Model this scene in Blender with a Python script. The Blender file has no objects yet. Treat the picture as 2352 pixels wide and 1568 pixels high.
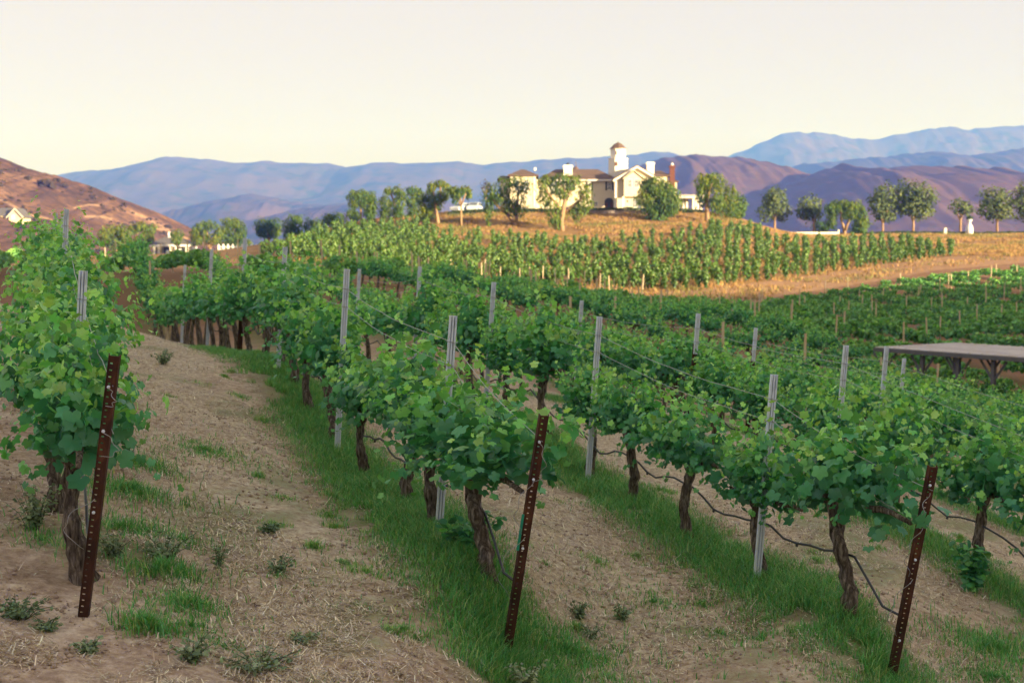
import bpy, bmesh, math, random
import numpy as np
from mathutils import Vector, Matrix

R = math.radians
sc = bpy.context.scene
COL = sc.collection
rnd = random.Random(11)
rng = np.random.default_rng(7)

# ------------------------------------------------------------------ camera, light, exposure
F = 3231.0            # focal length in pixels of a 2352 wide picture
CX, CY, HOR = 1176.0, 784.0, 588.0
PITCH = math.atan((CY - HOR) / F)
cam_d = bpy.data.cameras.new("camera")
cam_d.sensor_width = 36.0
cam_d.lens = 36.0 * F / 2352.0
cam_d.clip_start, cam_d.clip_end = 0.1, 40000
cam_d.dof.use_dof = True
cam_d.dof.focus_distance = 9.6
cam_d.dof.aperture_fstop = 3.6
cam = bpy.data.objects.new("camera", cam_d)
COL.objects.link(cam)
cam.location = (0, 0, 0)
cam.rotation_euler = (R(90) - PITCH, 0, 0)
sc.camera = cam

SUN_EL, SUN_AZ = R(9.0), R(130.0)       # azimuth clockwise from +Y
SDIR = Vector((math.sin(SUN_AZ) * math.cos(SUN_EL), math.cos(SUN_AZ) * math.cos(SUN_EL), math.sin(SUN_EL)))
world = bpy.data.worlds.new("World")
sc.world = world
world.use_nodes = True
wn = world.node_tree.nodes
wl = world.node_tree.links
bg = wn["Background"]
sky = wn.new("ShaderNodeTexSky")
sky.sky_type = 'NISHITA'
sky.sun_disc = False
sky.sun_elevation = SUN_EL
sky.sun_rotation = SUN_AZ
sky.air_density, sky.dust_density, sky.ozone_density = 1.0, 3.0, 1.0
hs = wn.new("ShaderNodeHueSaturation")
hs.inputs['Saturation'].default_value = 1.0
gm = wn.new("ShaderNodeGamma"); gm.inputs['Gamma'].default_value = 0.14      # evens out the glow round the sun
wl.new(sky.outputs[0], gm.inputs['Color'])
wl.new(gm.outputs[0], hs.inputs['Color'])
tn = wn.new("ShaderNodeMix"); tn.data_type = 'RGBA'; tn.blend_type = 'MULTIPLY'
tn.inputs[0].default_value = 1.0
wl.new(hs.outputs[0], tn.inputs[6]); tn.inputs[7].default_value = (0.582, 0.484, 0.365, 1)
wl.new(tn.outputs[2], bg.inputs['Color'])
bg.inputs['Strength'].default_value = 0.15
sun_d = bpy.data.lights.new("sun", 'SUN')
sun_d.energy = 2.0
sun_d.angle = R(0.5)
sun_d.color = (1.0, 0.80, 0.60)
sun = bpy.data.objects.new("sun", sun_d)
COL.objects.link(sun)
sun.rotation_euler = SDIR.to_track_quat('Z', 'Y').to_euler()
sc.view_settings.view_transform = 'Standard'
sc.view_settings.look = 'None'
sc.view_settings.exposure = 3.1
sc.view_settings.gamma = 1.0
cy = sc.cycles
cy.use_denoising = True
cy.max_bounces, cy.diffuse_bounces, cy.glossy_bounces = 5, 3, 2
cy.transmission_bounces, cy.transparent_max_bounces, cy.volume_bounces = 3, 4, 2
cy.sample_clamp_indirect = 4.0
cy.caustics_reflective = cy.caustics_refractive = False


# ------------------------------------------------------------------ helpers
def at(px, py, Y):
    dx, dy = (px - CX) / F, (CY - py) / F
    d = np.array([dx, math.cos(PITCH) + dy * math.sin(PITCH), -math.sin(PITCH) + dy * math.cos(PITCH)])
    return d * (Y / d[1])


def proj(x, y, z):
    c, s = math.cos(PITCH), math.sin(PITCH)
    dep = y * c - z * s
    up = y * s + z * c
    return CX + F * x / dep, CY - F * up / dep


def hash2(ix, iy, seed):
    h = (ix.astype(np.int64) * 374761393 + iy.astype(np.int64) * 668265263 + seed * 1442695041) & 0x7fffffff
    h = ((h ^ (h >> 13)) * 1274126177) & 0x7fffffff
    return ((h ^ (h >> 16)) & 0xffff) / 65535.0


def vnoise(x, y, seed=0):
    x = np.asarray(x, float); y = np.asarray(y, float)
    ix, iy = np.floor(x), np.floor(y)
    fx, fy = x - ix, y - iy
    fx = fx * fx * (3 - 2 * fx); fy = fy * fy * (3 - 2 * fy)
    a = hash2(ix, iy, seed); b = hash2(ix + 1, iy, seed)
    c = hash2(ix, iy + 1, seed); d = hash2(ix + 1, iy + 1, seed)
    return (a * (1 - fx) + b * fx) * (1 - fy) + (c * (1 - fx) + d * fx) * fy


def fbm(x, y, seed=0, octv=4, ridged=False):
    s = 0; a = 0.5
    for o in range(octv):
        n = vnoise(x * 2 ** o, y * 2 ** o, seed + o * 17)
        if ridged: n = 1 - np.abs(2 * n - 1)
        s = s + a * n; a *= 0.5
    return s


def link(o, parent=None):
    COL.objects.link(o)
    if parent is not None: o.parent = parent
    return o


def tag(o, label=None, cat=None, group=None, kind=None):
    if label: o['label'] = label
    if cat: o['category'] = cat
    if group: o['group'] = group
    if kind: o['kind'] = kind
    return o


def empty(name, loc, rz=0.0):
    o = bpy.data.objects.new(name, None)
    o.empty_display_size = 0.2
    o.location = Vector([float(v) for v in loc]); o.rotation_euler = (0, 0, rz)
    return link(o)


def npmesh(name, V, Fa, mat, smooth=False, cols=None):
    """V (n,3); Fa: list of (m,k) index arrays; cols: dict name->(n,4) per-vertex colours"""
    me = bpy.data.meshes.new(name)
    V = np.asarray(V, np.float32)
    if not isinstance(Fa, (list, tuple)): Fa = [Fa]
    Fa = [np.asarray(f, np.int32) for f in Fa if len(f)]
    loops = np.concatenate([f.ravel() for f in Fa])
    tot = np.concatenate([np.full(len(f), f.shape[1], np.int32) for f in Fa])
    start = np.concatenate([[0], np.cumsum(tot)[:-1]]).astype(np.int32)
    me.vertices.add(len(V)); me.vertices.foreach_set('co', V.ravel())
    me.loops.add(len(loops)); me.loops.foreach_set('vertex_index', loops)
    me.polygons.add(len(tot)); me.polygons.foreach_set('loop_start', start)
    try: me.polygons.foreach_set('loop_total', tot)
    except Exception: pass
    if smooth: me.polygons.foreach_set('use_smooth', np.ones(len(tot), bool))
    if cols:
        for n, c in cols.items():
            a = me.color_attributes.new(n, 'FLOAT_COLOR', 'POINT')
            a.data.foreach_set('color', np.asarray(c, np.float32).ravel())
    me.update(calc_edges=True)
    me.validate()
    if mat is not None: me.materials.append(mat)
    return me


def obj(name, me, parent=None, loc=None, rz=0.0):
    o = bpy.data.objects.new(name, me)
    if loc is not None: o.location = Vector([float(v) for v in loc])
    if rz: o.rotation_euler = (0, 0, rz)
    return link(o, parent)


class MB:
    def __init__(self): self.V = []; self.Q = []; self.n = 0
    def add(self, vs, fs):
        self.V += [tuple(float(c) for c in v) for v in vs]
        self.Q += [tuple(i + self.n for i in f) for f in fs]
        self.n += len(vs)
    def box(self, x0, x1, y0, y1, z0, z1):
        self.add([(x0, y0, z0), (x1, y0, z0), (x1, y1, z0), (x0, y1, z0), (x0, y0, z1), (x1, y0, z1), (x1, y1, z1), (x0, y1, z1)],
                 [(0, 3, 2, 1), (4, 5, 6, 7), (0, 1, 5, 4), (1, 2, 6, 5), (2, 3, 7, 6), (3, 0, 4, 7)])
        return self
    def prism(self, poly, a, b, axis='y'):
        """poly list of 2D pts; extruded along axis from a to b. y: pts=(x,z); z: pts=(x,y); x: pts=(y,z)"""
        def p(q, t): return {'y': (q[0], t, q[1]), 'z': (q[0], q[1], t), 'x': (t, q[0], q[1])}[axis]
        n = len(poly)
        vs = [p(q, a) for q in poly] + [p(q, b) for q in poly]
        fs = [tuple(range(n)), tuple(range(2 * n - 1, n - 1, -1))]
        fs += [(i, (i + 1) % n, n + (i + 1) % n, n + i) for i in range(n)]
        self.add(vs, fs); return self
    def tube(self, pts, rad, sides=8, jitter=0.0, cap=True):
        pts = [np.array(p, float) for p in pts]
        if not hasattr(rad, '__len__'): rad = [rad] * len(pts)
        ref = np.array([0.31, 0.95, 0.05])
        rings = []
        for i, p in enumerate(pts):
            t = pts[min(i + 1, len(pts) - 1)] - pts[max(i - 1, 0)]
            t = t / (np.linalg.norm(t) + 1e-9)
            r0 = ref if abs(t @ ref) < 0.9 else np.array([1.0, 0, 0.1])
            a = np.cross(t, r0); a /= np.linalg.norm(a); b = np.cross(t, a)
            ring = []
            for k in range(sides):
                an = 2 * math.pi * k / sides
                rr = rad[i] * (1 + jitter * rnd.uniform(-1, 1))
                ring.append(p + rr * (math.cos(an) * a + math.sin(an) * b))
            rings.append(ring)
        vs = [v for r in rings for v in r]
        fs = []
        for i in range(len(pts) - 1):
            for k in range(sides):
                k2 = (k + 1) % sides
                fs.append((i * sides + k, i * sides + k2, (i + 1) * sides + k2, (i + 1) * sides + k))
        if cap:
            fs.append(tuple(range(sides - 1, -1, -1)))
            fs.append(tuple((len(pts) - 1) * sides + k for k in range(sides)))
        self.add(vs, fs); return self
    def lathe(self, prof, cx=0, cy=0, sides=16):
        vs = []; fs = []
        for (r, z) in prof:
            for k in range(sides):
                a = 2 * math.pi * k / sides
                vs.append((cx + r * math.cos(a), cy + r * math.sin(a), z))
        for i in range(len(prof) - 1):
            for k in range(sides):
                k2 = (k + 1) % sides
                fs.append((i * sides + k, i * sides + k2, (i + 1) * sides + k2, (i + 1) * sides + k))
        fs.append(tuple(range(sides - 1, -1, -1)))
        fs.append(tuple((len(prof) - 1) * sides + k for k in range(sides)))
        self.add(vs, fs); return self
    def mesh(self, name, mat, smooth=False):
        me = bpy.data.meshes.new(name)
        me.from_pydata(self.V, [], self.Q)
        me.validate()
        if smooth: me.polygons.foreach_set('use_smooth', np.ones(len(me.polygons), bool))
        bm = bmesh.new(); bm.from_mesh(me); bmesh.ops.recalc_face_normals(bm, faces=bm.faces); bm.to_mesh(me); bm.free()
        me.materials.append(mat); me.update()
        return me
    def build(self, name, mat, parent=None, loc=None, smooth=False, rz=0.0):
        return obj(name, self.mesh(name, mat, smooth), parent, loc, rz)


# ------------------------------------------------------------------ materials
def newmat(name):
    m = bpy.data.materials.new(name); m.use_nodes = True
    return m, m.node_tree.nodes, m.node_tree.links, m.node_tree.nodes["Principled BSDF"]


def ramp(nodes, stops):
    r = nodes.new("ShaderNodeValToRGB")
    el = r.color_ramp.elements
    while len(el) < len(stops): el.new(0.5)
    for e, (p, c) in zip(el, stops):
        e.position = p; e.color = (*c, 1) if len(c) == 3 else c
    return r


def mix(nodes, links, fac, a, b, blend='MIX'):
    m = nodes.new("ShaderNodeMix"); m.data_type = 'RGBA'; m.blend_type = blend
    for sock, v in ((m.inputs[0], fac), (m.inputs[6], a), (m.inputs[7], b)):
        if hasattr(v, 'is_output'): links.new(v, sock)
        elif isinstance(v, (int, float)): sock.default_value = v
        else: sock.default_value = (*v, 1)
    return m.outputs[2]


def math_n(nodes, links, op, a, b=0.5, clamp=False):
    m = nodes.new("ShaderNodeMath"); m.operation = op; m.use_clamp = clamp
    for i, v in enumerate((a, b)):
        if hasattr(v, 'is_output'): links.new(v, m.inputs[i])
        else: m.inputs[i].default_value = v
    return m.outputs[0]


def noise(nodes, links, scale, detail=4, rough=0.6, vec=None, dist=0.0):
    n = nodes.new("ShaderNodeTexNoise")
    n.inputs['Scale'].default_value = scale; n.inputs['Detail'].default_value = detail
    n.inputs['Roughness'].default_value = rough; n.inputs['Distortion'].default_value = dist
    if vec is not None: links.new(vec, n.inputs['Vector'])
    return n.outputs['Fac']


def objvec(nodes, links, sx=1, sy=1, sz=1):
    t = nodes.new("ShaderNodeTexCoord"); mp = nodes.new("ShaderNodeMapping")
    mp.inputs['Scale'].default_value = (sx, sy, sz)
    links.new(t.outputs['Object'], mp.inputs['Vector'])
    return mp.outputs[0]


def simple(name, c1, c2=None, scale=4, rough=0.7, metal=0.0, bump=0.0, stretch=(1, 1, 1), c3=None, detail=5, spec=0.3, lo=0.3, hi=0.7):
    m, n, l, b = newmat(name)
    c2 = c2 or tuple(c * 0.75 for c in c1)
    v = objvec(n, l, *stretch)
    f = noise(n, l, scale, detail, 0.65, v)
    st = [(lo, c1), (hi, c2)] if c3 is None else [(lo, c1), ((lo + hi) / 2, c2), (hi, c3)]
    r = ramp(n, st)
    l.new(f, r.inputs[0]); l.new(r.outputs[0], b.inputs['Base Color'])
    b.inputs['Roughness'].default_value = rough; b.inputs['Metallic'].default_value = metal
    b.inputs['Specular IOR Level'].default_value = spec
    if bump:
        f2 = noise(n, l, scale * 2.5, detail, 0.7, v)
        bp = n.new("ShaderNodeBump"); bp.inputs['Strength'].default_value = bump; bp.inputs['Distance'].default_value = 0.02
        l.new(f2, bp.inputs['Height']); l.new(bp.outputs[0], b.inputs['Normal'])
    return m


def leafmat(name, stops, spec=0.4, rough=0.45, trans=0.28, yel=(1.0, 1.1, 0.45)):
    """colour from the 'tint' attribute: R = age (0 old, 1 young tip), G = random"""
    m, n, l, b = newmat(name)
    at_ = n.new("ShaderNodeAttribute"); at_.attribute_name = 'tint'
    sep = n.new("ShaderNodeSeparateColor"); l.new(at_.outputs['Color'], sep.inputs[0])
    r = ramp(n, stops); l.new(sep.outputs[0], r.inputs[0])
    hsv = n.new("ShaderNodeHueSaturation")
    l.new(r.outputs[0], hsv.inputs['Color'])
    mv = n.new("ShaderNodeMapRange"); mv.inputs['To Min'].default_value = 0.65; mv.inputs['To Max'].default_value = 1.4
    l.new(sep.outputs[1], mv.inputs['Value']); l.new(mv.outputs[0], hsv.inputs['Value'])
    mh = n.new("ShaderNodeMapRange"); mh.inputs['To Min'].default_value = 0.48; mh.inputs['To Max'].default_value = 0.52
    l.new(sep.outputs[2], mh.inputs['Value']); l.new(mh.outputs[0], hsv.inputs['Hue'])
    l.new(hsv.outputs[0], b.inputs['Base Color'])
    b.inputs['Roughness'].default_value = rough; b.inputs['Specular IOR Level'].default_value = spec
    tr = n.new("ShaderNodeBsdfTranslucent")
    c = mix(n, l, 1.0, hsv.outputs[0], yel, 'MULTIPLY'); l.new(c, tr.inputs['Color'])
    ms = n.new("ShaderNodeMixShader"); ms.inputs[0].default_value = trans
    l.new(b.outputs[0], ms.inputs[1]); l.new(tr.outputs[0], ms.inputs[2])
    l.new(ms.outputs[0], n["Material Output"].inputs['Surface'])
    return m


M = {}
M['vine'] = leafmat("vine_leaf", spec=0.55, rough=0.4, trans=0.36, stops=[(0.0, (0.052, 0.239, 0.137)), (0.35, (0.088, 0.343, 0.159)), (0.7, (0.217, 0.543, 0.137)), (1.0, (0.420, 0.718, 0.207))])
M['farvine'] = leafmat("far_vine_leaf", [(0.0, (0.078, 0.263, 0.101)), (0.5, (0.125, 0.349, 0.113)), (1.0, (0.245, 0.491, 0.106))])
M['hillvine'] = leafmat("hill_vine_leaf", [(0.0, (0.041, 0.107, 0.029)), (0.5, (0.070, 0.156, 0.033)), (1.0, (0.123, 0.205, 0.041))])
M['pepper'] = leafmat("pepper_tree_leaf", [(0.0, (0.068, 0.144, 0.052)), (0.5, (0.158, 0.229, 0.046)), (1.0, (0.306, 0.308, 0.039))], rough=0.6, spec=0.2, trans=0.42)
M['roundleaf'] = leafmat("round_tree_leaf", [(0.0, (0.078, 0.120, 0.066)), (0.5, (0.120, 0.168, 0.072)), (1.0, (0.180, 0.216, 0.078))], rough=0.65, spec=0.2)
M['hedge'] = leafmat("hedge_leaf", [(0.0, (0.03, 0.06, 0.025)), (1.0, (0.07, 0.11, 0.03))], rough=0.6)
M['grass'] = leafmat("grass_blade", [(0.0, (0.081, 0.338, 0.115)), (0.5, (0.162, 0.459, 0.135)), (1.0, (0.486, 0.540, 0.243))], rough=0.55, spec=0.25, trans=0.3)
M['weed'] = leafmat("weed_leaf", [(0.0, (0.140, 0.235, 0.133)), (0.5, (0.219, 0.312, 0.188)), (1.0, (0.375, 0.438, 0.281))], rough=0.6, spec=0.2, trans=0.2)
M['straw'] = leafmat("straw_stalk", [(0.0, (0.296, 0.234, 0.183)), (0.5, (0.620, 0.527, 0.398)), (1.0, (0.800, 0.800, 0.643))], rough=0.7, spec=0.15, trans=0.1, yel=(1, 1, 1))
M['chap'] = leafmat("chaparral_leaf", [(0.0, (0.06, 0.05, 0.042)), (1.0, (0.11, 0.085, 0.06))], rough=0.8, spec=0.1)
M['bark'] = simple("vine_bark", (0.035, 0.028, 0.024), (0.15, 0.125, 0.105), 18, 0.95, bump=1.0, stretch=(2.4, 2.4, 0.32), c3=(0.42, 0.37, 0.32), spec=0.1, lo=0.33, hi=0.7)
M['treebark'] = simple("tree_bark", (0.20, 0.13, 0.08), (0.38, 0.27, 0.17), 3, 0.9, bump=0.6, stretch=(1, 1, 0.3), spec=0.1)
M['rust'] = simple("rusty_steel", (0.028, 0.014, 0.011), (0.075, 0.030, 0.020), 7, 0.75, 0.1, 0.4, (1, 1, 0.45), c3=(0.17, 0.068, 0.034), lo=0.36, hi=0.68)
M['galv'] = simple("galvanised_steel", (0.60, 0.70, 0.88), (0.74, 0.82, 0.95), 12, 0.45, 0.0, 0.1, (1, 1, 0.4), c3=(0.45, 0.53, 0.67))
M['wood'] = simple("pale_wood_stake", (0.66, 0.54, 0.36), (0.50, 0.40, 0.27), 6, 0.85, bump=0.3, stretch=(1, 1, 0.2))
M['wire'] = simple("wire_steel", (0.45, 0.47, 0.5), (0.3, 0.31, 0.33), 8, 0.4, 0.7)
M['hose'] = simple("drip_hose", (0.028, 0.032, 0.04), (0.06, 0.07, 0.085), 6, 0.45, spec=0.5)
M['tape'] = simple("green_tape", (0.02, 0.28, 0.19), (0.03, 0.34, 0.24), 10, 0.5)
M['stucco'] = simple("cream_stucco", (0.678, 0.609, 0.455), (0.619, 0.552, 0.407), 0.8, 0.9, bump=0.1)
M['white'] = simple("white_paint", (0.82, 0.79, 0.70), (0.75, 0.71, 0.62), 0.8, 0.7)
M['coolwhite'] = simple("white_panel", (0.78, 0.79, 0.80), (0.70, 0.72, 0.75), 1.0, 0.6)
M['glass'] = simple("window_glass", (0.08, 0.10, 0.13), (0.16, 0.19, 0.23), 1.2, 0.12, spec=0.8)
M['shutter'] = simple("dark_shutter", (0.035, 0.04, 0.05), (0.06, 0.065, 0.08), 5, 0.6)
M['brick'] = simple("red_brick", (0.15, 0.06, 0.045), (0.10, 0.042, 0.034), 4, 0.9, bump=0.5)
M['stone'] = simple("grey_stone", (0.30, 0.24, 0.20), (0.20, 0.17, 0.15), 2.5, 0.95, bump=0.8)
M['darkwood'] = simple("grey_timber", (0.115, 0.12, 0.135), (0.17, 0.17, 0.185), 3, 0.8, bump=0.2, stretch=(1, 1, 0.3))
M['rooftop'] = simple("sheet_roof", (0.604, 0.581, 0.571), (0.511, 0.488, 0.492), 0.7, 0.7, c3=(0.534, 0.419, 0.286), lo=0.4, hi=0.68, stretch=(0.35, 1, 1))
M['carpaint'] = simple("pale_car_paint", (0.62, 0.68, 0.74), (0.55, 0.62, 0.70), 1, 0.25, spec=0.6)
M['tyre'] = simple("tyre_rubber", (0.02, 0.02, 0.02), (0.035, 0.035, 0.035), 5, 0.85)


def roofmat(name, c1, c2):
    m, n, l, b = newmat(name)
    v = objvec(n, l, 1, 1, 1)
    f = noise(n, l, 1.3, 6, 0.7, v)
    r = ramp(n, [(0.3, c1), (0.7, c2)]); l.new(f, r.inputs[0])
    w = n.new("ShaderNodeTexWave"); w.bands_direction = 'Z'; w.inputs['Scale'].default_value = 1.3
    w.inputs['Distortion'].default_value = 0.6; w.inputs['Detail'].default_value = 2
    l.new(v, w.inputs['Vector'])
    bp = n.new("ShaderNodeBump"); bp.inputs['Strength'].default_value = 0.5; bp.inputs['Distance'].default_value = 0.08
    l.new(w.outputs['Fac'], bp.inputs['Height']); l.new(bp.outputs[0], b.inputs['Normal'])
    l.new(r.outputs[0], b.inputs['Base Color']); b.inputs['Roughness'].default_value = 0.9
    return m


M['roof'] = roofmat("brown_roof_tiles", (0.098, 0.063, 0.053), (0.148, 0.098, 0.077))
M['greyroof'] = roofmat("grey_roof_tiles", (0.085, 0.083, 0.09), (0.13, 0.125, 0.13))


# ------------------------------------------------------------------ terrain: screen-space survey of the slope turned into a height field
ROWS_C = [0.12, 3.2, 6.3, 9.4]
while ROWS_C[-1] < 112: ROWS_C.append(ROWS_C[-1] + 3.08)
ROW_DX = -0.3237               # rows run up and to the left


def rowx(c, Y): return c + ROW_DX * Y


CT = []        # control points: world x, Y, z
def cp(px, py, Y): CT.append(tuple(at(px, py, Y)))
def plane(x, Y): return -3.02 - 0.19 * x + 0.037 * Y
for Y, z in ((8.5, -2.2), (9.2, -2.13), (10.7, -1.96), (14, -1.65), (18, -1.30), (22, -1.15), (26, -1.12), (32, -1.3), (45, -1.7)):
    CT.append((rowx(0.12, Y), Y, z))
for px, py in ((1165, 1500), (1115, 1335), (1005, 1215), (905, 1150), (820, 1080), (768, 1015), (620, 830), (560, 822), (500, 808), (430, 795), (370, 784)):
    cp(px, py, 3231 * 3.2 / (px - 130))
for px, py in ((2050, 1560), (1965, 1430), (1770, 1330), (1615, 1250), (1483, 1165), (1360, 1108), (1205, 975)):
    cp(px, py, 3231 * 6.3 / (px - 130))
for Y, z in ((20.25, -2.28), (24.4, -2.12), (29.3, -2.22), (36, -2.5)): CT.append((rowx(6.3, Y), Y, z))
for Y, z in ((14.26, -3.22), (16.7, -2.96), (20.6, -2.74), (25.2, -2.68), (32, -2.8)): CT.append((rowx(9.4, Y), Y, z))
for Y, z in ((18.2, -3.55), (21.2, -3.26), (25, -3.2), (33, -3.3)): CT.append((rowx(12.48, Y), Y, z))
for Y, z in ((22.7, -4.1), (25.9, -3.8), (33, -3.75)): CT.append((rowx(15.56, Y), Y, z))
for x, Y in ((-2.8, 7), (0, 7), (3, 7), (-3, 5), (3, 5), (6, 9), (5, 10), (-4.5, 9), (-6, 14), (-1.5, 12)): CT.append((x, Y, plane(x, Y)))
CT.append((-9.5, 20, -1.0)); CT.append((-13, 28, -0.7))
for p in ((300, 645, 55), (260, 640, 80), (270, 602, 120), (30, 606, 100), (60, 630, 70), (450, 625, 70), (600, 610, 90),
          (900, 645, 80), (1057, 675, 75), (1057, 645, 105), (1300, 710, 72), (1300, 668, 112), (1500, 748, 68), (1500, 688, 112),
          (1640, 735, 80), (1640, 697, 118), (1700, 785, 52), (1300, 760, 48), (950, 700, 48), (2000, 752, 85), (2000, 706, 112),
          (2352, 775, 75), (2352, 750, 92), (2300, 1000, 40), (2000, 940, 42), (2200, 945, 55), (2352, 930, 58), (2352, 700, 112), (2352, 604, 158), (1750, 695, 118),
          (1800, 676, 125), (2000, 645, 138), (2160, 616, 150),
          (700, 598, 128), (800, 603, 126), (640, 578, 175), (720, 545, 208), (1050, 641, 124), (1300, 661, 124), (1500, 674, 126), (1620, 668, 128),
          (1800, 645, 140), (1950, 624, 150), (2160, 594, 168), (2352, 566, 190),
          (850, 514, 226), (950, 508, 224), (1050, 495, 224), (1150, 491, 224), (1300, 489, 224), (1450, 488, 224), (1600, 491, 224),
          (1700, 506, 226), (1800, 534, 232), (1950, 541, 236), (2100, 539, 238), (2352, 538, 238), (2600, 538, 240),
          (1186, 518, 208), (1291, 530, 203), (1518, 506, 214), (1624, 511, 214), (1004, 514, 213), (1060, 521, 209), (1400, 525, 203),
          (1300, 580, 164), (1100, 575, 166), (1500, 580, 164), (1650, 560, 172), (900, 560, 166), (1800, 580, 172), (2000, 575, 190), (2200, 560, 205),
          (300, 585, 230), (395, 583, 300), (500, 578, 290), (617, 562, 262), (0, 590, 230), (760, 525, 260), (0, 588, 320), (-300, 610, 100), (-300, 590, 300), (-200, 760, 40)):
    cp(*p)
for px in (900, 1150, 1350, 1550): cp(px, 497 if px == 900 else 489.5, 250)
for px in (700, 900, 1150, 1350, 1550): CT.append(((px - CX) / F * 330, 330, 2.0))
for px in (1800, 2100, 2400): CT.append(((px - CX) / F * 252, 252, 3.9)); CT.append(((px - CX) / F * 320, 320, -3.0))
CT = np.array(CT)
UU = CT[:, 0] / CT[:, 1]; VV = np.log(CT[:, 1]) * 0.35
SS = CT[:, 2] / CT[:, 1]


def tps(r2): return np.where(r2 > 0, 0.5 * r2 * np.log(r2 + 1e-12), 0.0)


NC = len(UU)
A = np.zeros((NC + 3, NC + 3))
A[:NC, :NC] = tps((UU[:, None] - UU) ** 2 + (VV[:, None] - VV) ** 2) + np.eye(NC) * 2e-5
A[:NC, NC] = 1; A[:NC, NC + 1] = UU; A[:NC, NC + 2] = VV
A[NC:, :NC] = A[:NC, NC:].T
WT = np.linalg.solve(A, np.concatenate([SS, np.zeros(3)]))


def height(x, y):
    x = np.atleast_1d(np.asarray(x, float)); y = np.atleast_1d(np.asarray(y, float))
    Yc = np.clip(y, 6.0, 330.0)
    u = np.clip(x / np.maximum(y, 6.0), -0.50, 0.46)
    v = np.log(Yc) * 0.35
    out = np.empty(len(x))
    for i in range(0, len(x), 20000):
        sl = slice(i, i + 20000)
        k = tps((u[sl, None] - UU) ** 2 + (v[sl, None] - VV) ** 2)
        out[sl] = k @ WT[:NC] + WT[NC] + WT[NC + 1] * u[sl] + WT[NC + 2] * v[sl]
    z = out * Yc
    t = np.clip((y - 330) / 500.0, 0, 1); t = t * t * (3 - 2 * t)
    z = z * (1 - t) + (-22.0) * t
    t = np.clip((6 - y) / 25.0, 0, 1)
    z = np.where(y < 6, np.clip(z, -4.0, -1.6) * (1 - t) + (-3.0) * t, z)
    return z


def micro(x, y):
    """small clods and wheel ruts"""
    w = np.clip(1 - y / 60.0, 0, 1)
    o_ = np.mod(x - ROW_DX * y - 0.12, 3.1)
    rut = (np.exp(-((o_ - 0.95) / 0.2) ** 2) + np.exp(-((o_ - 2.25) / 0.2) ** 2)) * (0.6 + 0.8 * vnoise(x * 0.4, y * 0.4, 6))
    return w * (-0.035 * rut + (fbm(x * 1.3, y * 1.3, 3, 3) - 0.45) * 0.11 + (fbm(x * 7, y * 7, 5, 4) - 0.45) * 0.06)


def hgt(x, y): return float(height(x, y)[0] + micro(np.array([x]), np.array([y]))[0])
def hgts(x, y): return height(x, y) + micro(np.asarray(x), np.asarray(y))


def rowdist(x, y):
    """signed distance (in x) to the nearest vine row, and that row's index"""
    c = np.asarray(x) - ROW_DX * np.asarray(y)
    rc = np.array(ROWS_C)
    i = np.argmin(np.abs(c[..., None] - rc), axis=-1)
    return c - rc[i], i


PATH_LO = ((-400, 628), (300, 624), (600, 622), (720, 624), (1000, 640), (1300, 664), (1500, 682), (1600, 691), (1740, 693), (1800, 674), (2000, 644), (2160, 616), (2352, 600), (2700, 580))
HILL_LO = ((590, 585), (700, 597), (1050, 640), (1300, 660), (1500, 672), (1620, 666), (1800, 643), (1950, 622), (2100, 600), (2190, 590))
HILL_HI = ((590, 583), (640, 574), (720, 540), (850, 516), (960, 518), (1000, 534), (1100, 548), (1250, 557), (1400, 555), (1550, 546), (1640, 526), (1700, 522), (1760, 548), (1800, 563), (1930, 562), (1960, 554), (2100, 558), (2190, 575))
def lerp_tab(tab, x): return np.interp(x, [t[0] for t in tab], [t[1] for t in tab])

# --- the one ground sheet
ys = np.concatenate([[-600, -250, -100, -40, -15, -5, 0, 2.5, 4.0], np.exp(np.linspace(math.log(5.0), math.log(60), 520)), np.exp(np.linspace(math.log(60.6), math.log(330), 190)), np.exp(np.linspace(math.log(345), math.log(12000), 60))])
us = np.concatenate([np.linspace(-2.2, -0.50, 24), np.linspace(-0.485, 0.485, 330), np.linspace(0.50, 2.2, 24)])
GY, GU = np.meshgrid(ys, us, indexing='ij')
GX = GU * np.sqrt(np.maximum(GY, 0) ** 2 + 400 * np.clip((5 - GY) / 5, 0, 1) + 4)
gx, gy = GX.ravel(), GY.ravel()
gz = hgts(gx, gy)
rd, ri = rowdist(gx, gy)
gpx, gpy = proj(gx, np.maximum(gy, 0.5), gz)
near = np.clip(1 - (gy - 28) / 20, 0, 1)
# zone masks: straw litter / golden dry grass / bare track ; green ground cover
ground_n = fbm(gx * 0.6, gy * 0.6, 21, 4)
aisle = np.clip((np.abs(rd + 0.15) - 0.55) / 0.35, 0, 1)
straw = near * aisle * np.clip((ground_n - 0.30) * 4, 0, 1)
left_bare = np.clip((-(gx - ROW_DX * gy) + 0.3 + 2.0 * (ground_n - 0.45)) / 0.9, 0, 1)                    # bare soil left of the first row
bare = np.clip((9.8 - gy) / 2.2, 0, 1)                                      # headland
straw = straw * (1 - left_bare * 0.8) * (1 - bare * 0.6)
hill_lo = lerp_tab(HILL_LO, gpx)
onhill = ((gy > 118) & (gpy < lerp_tab(PATH_LO, gpx) + 2)).astype(float)
path = ((gy > 118) & (gpx > 1050) & (gpy < lerp_tab(PATH_LO, gpx) + 3) & (gpy > hill_lo - 2)).astype(float)
green = near * np.clip(1.0 - np.abs(rd + 0.05) / 0.75, 0, 1) * (ri >= 1) * 1.2
green = green + (1 - near) * np.clip(1.0 - np.abs(rd) / 0.9, 0, 1) * (gy < 118) * 0.5
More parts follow.
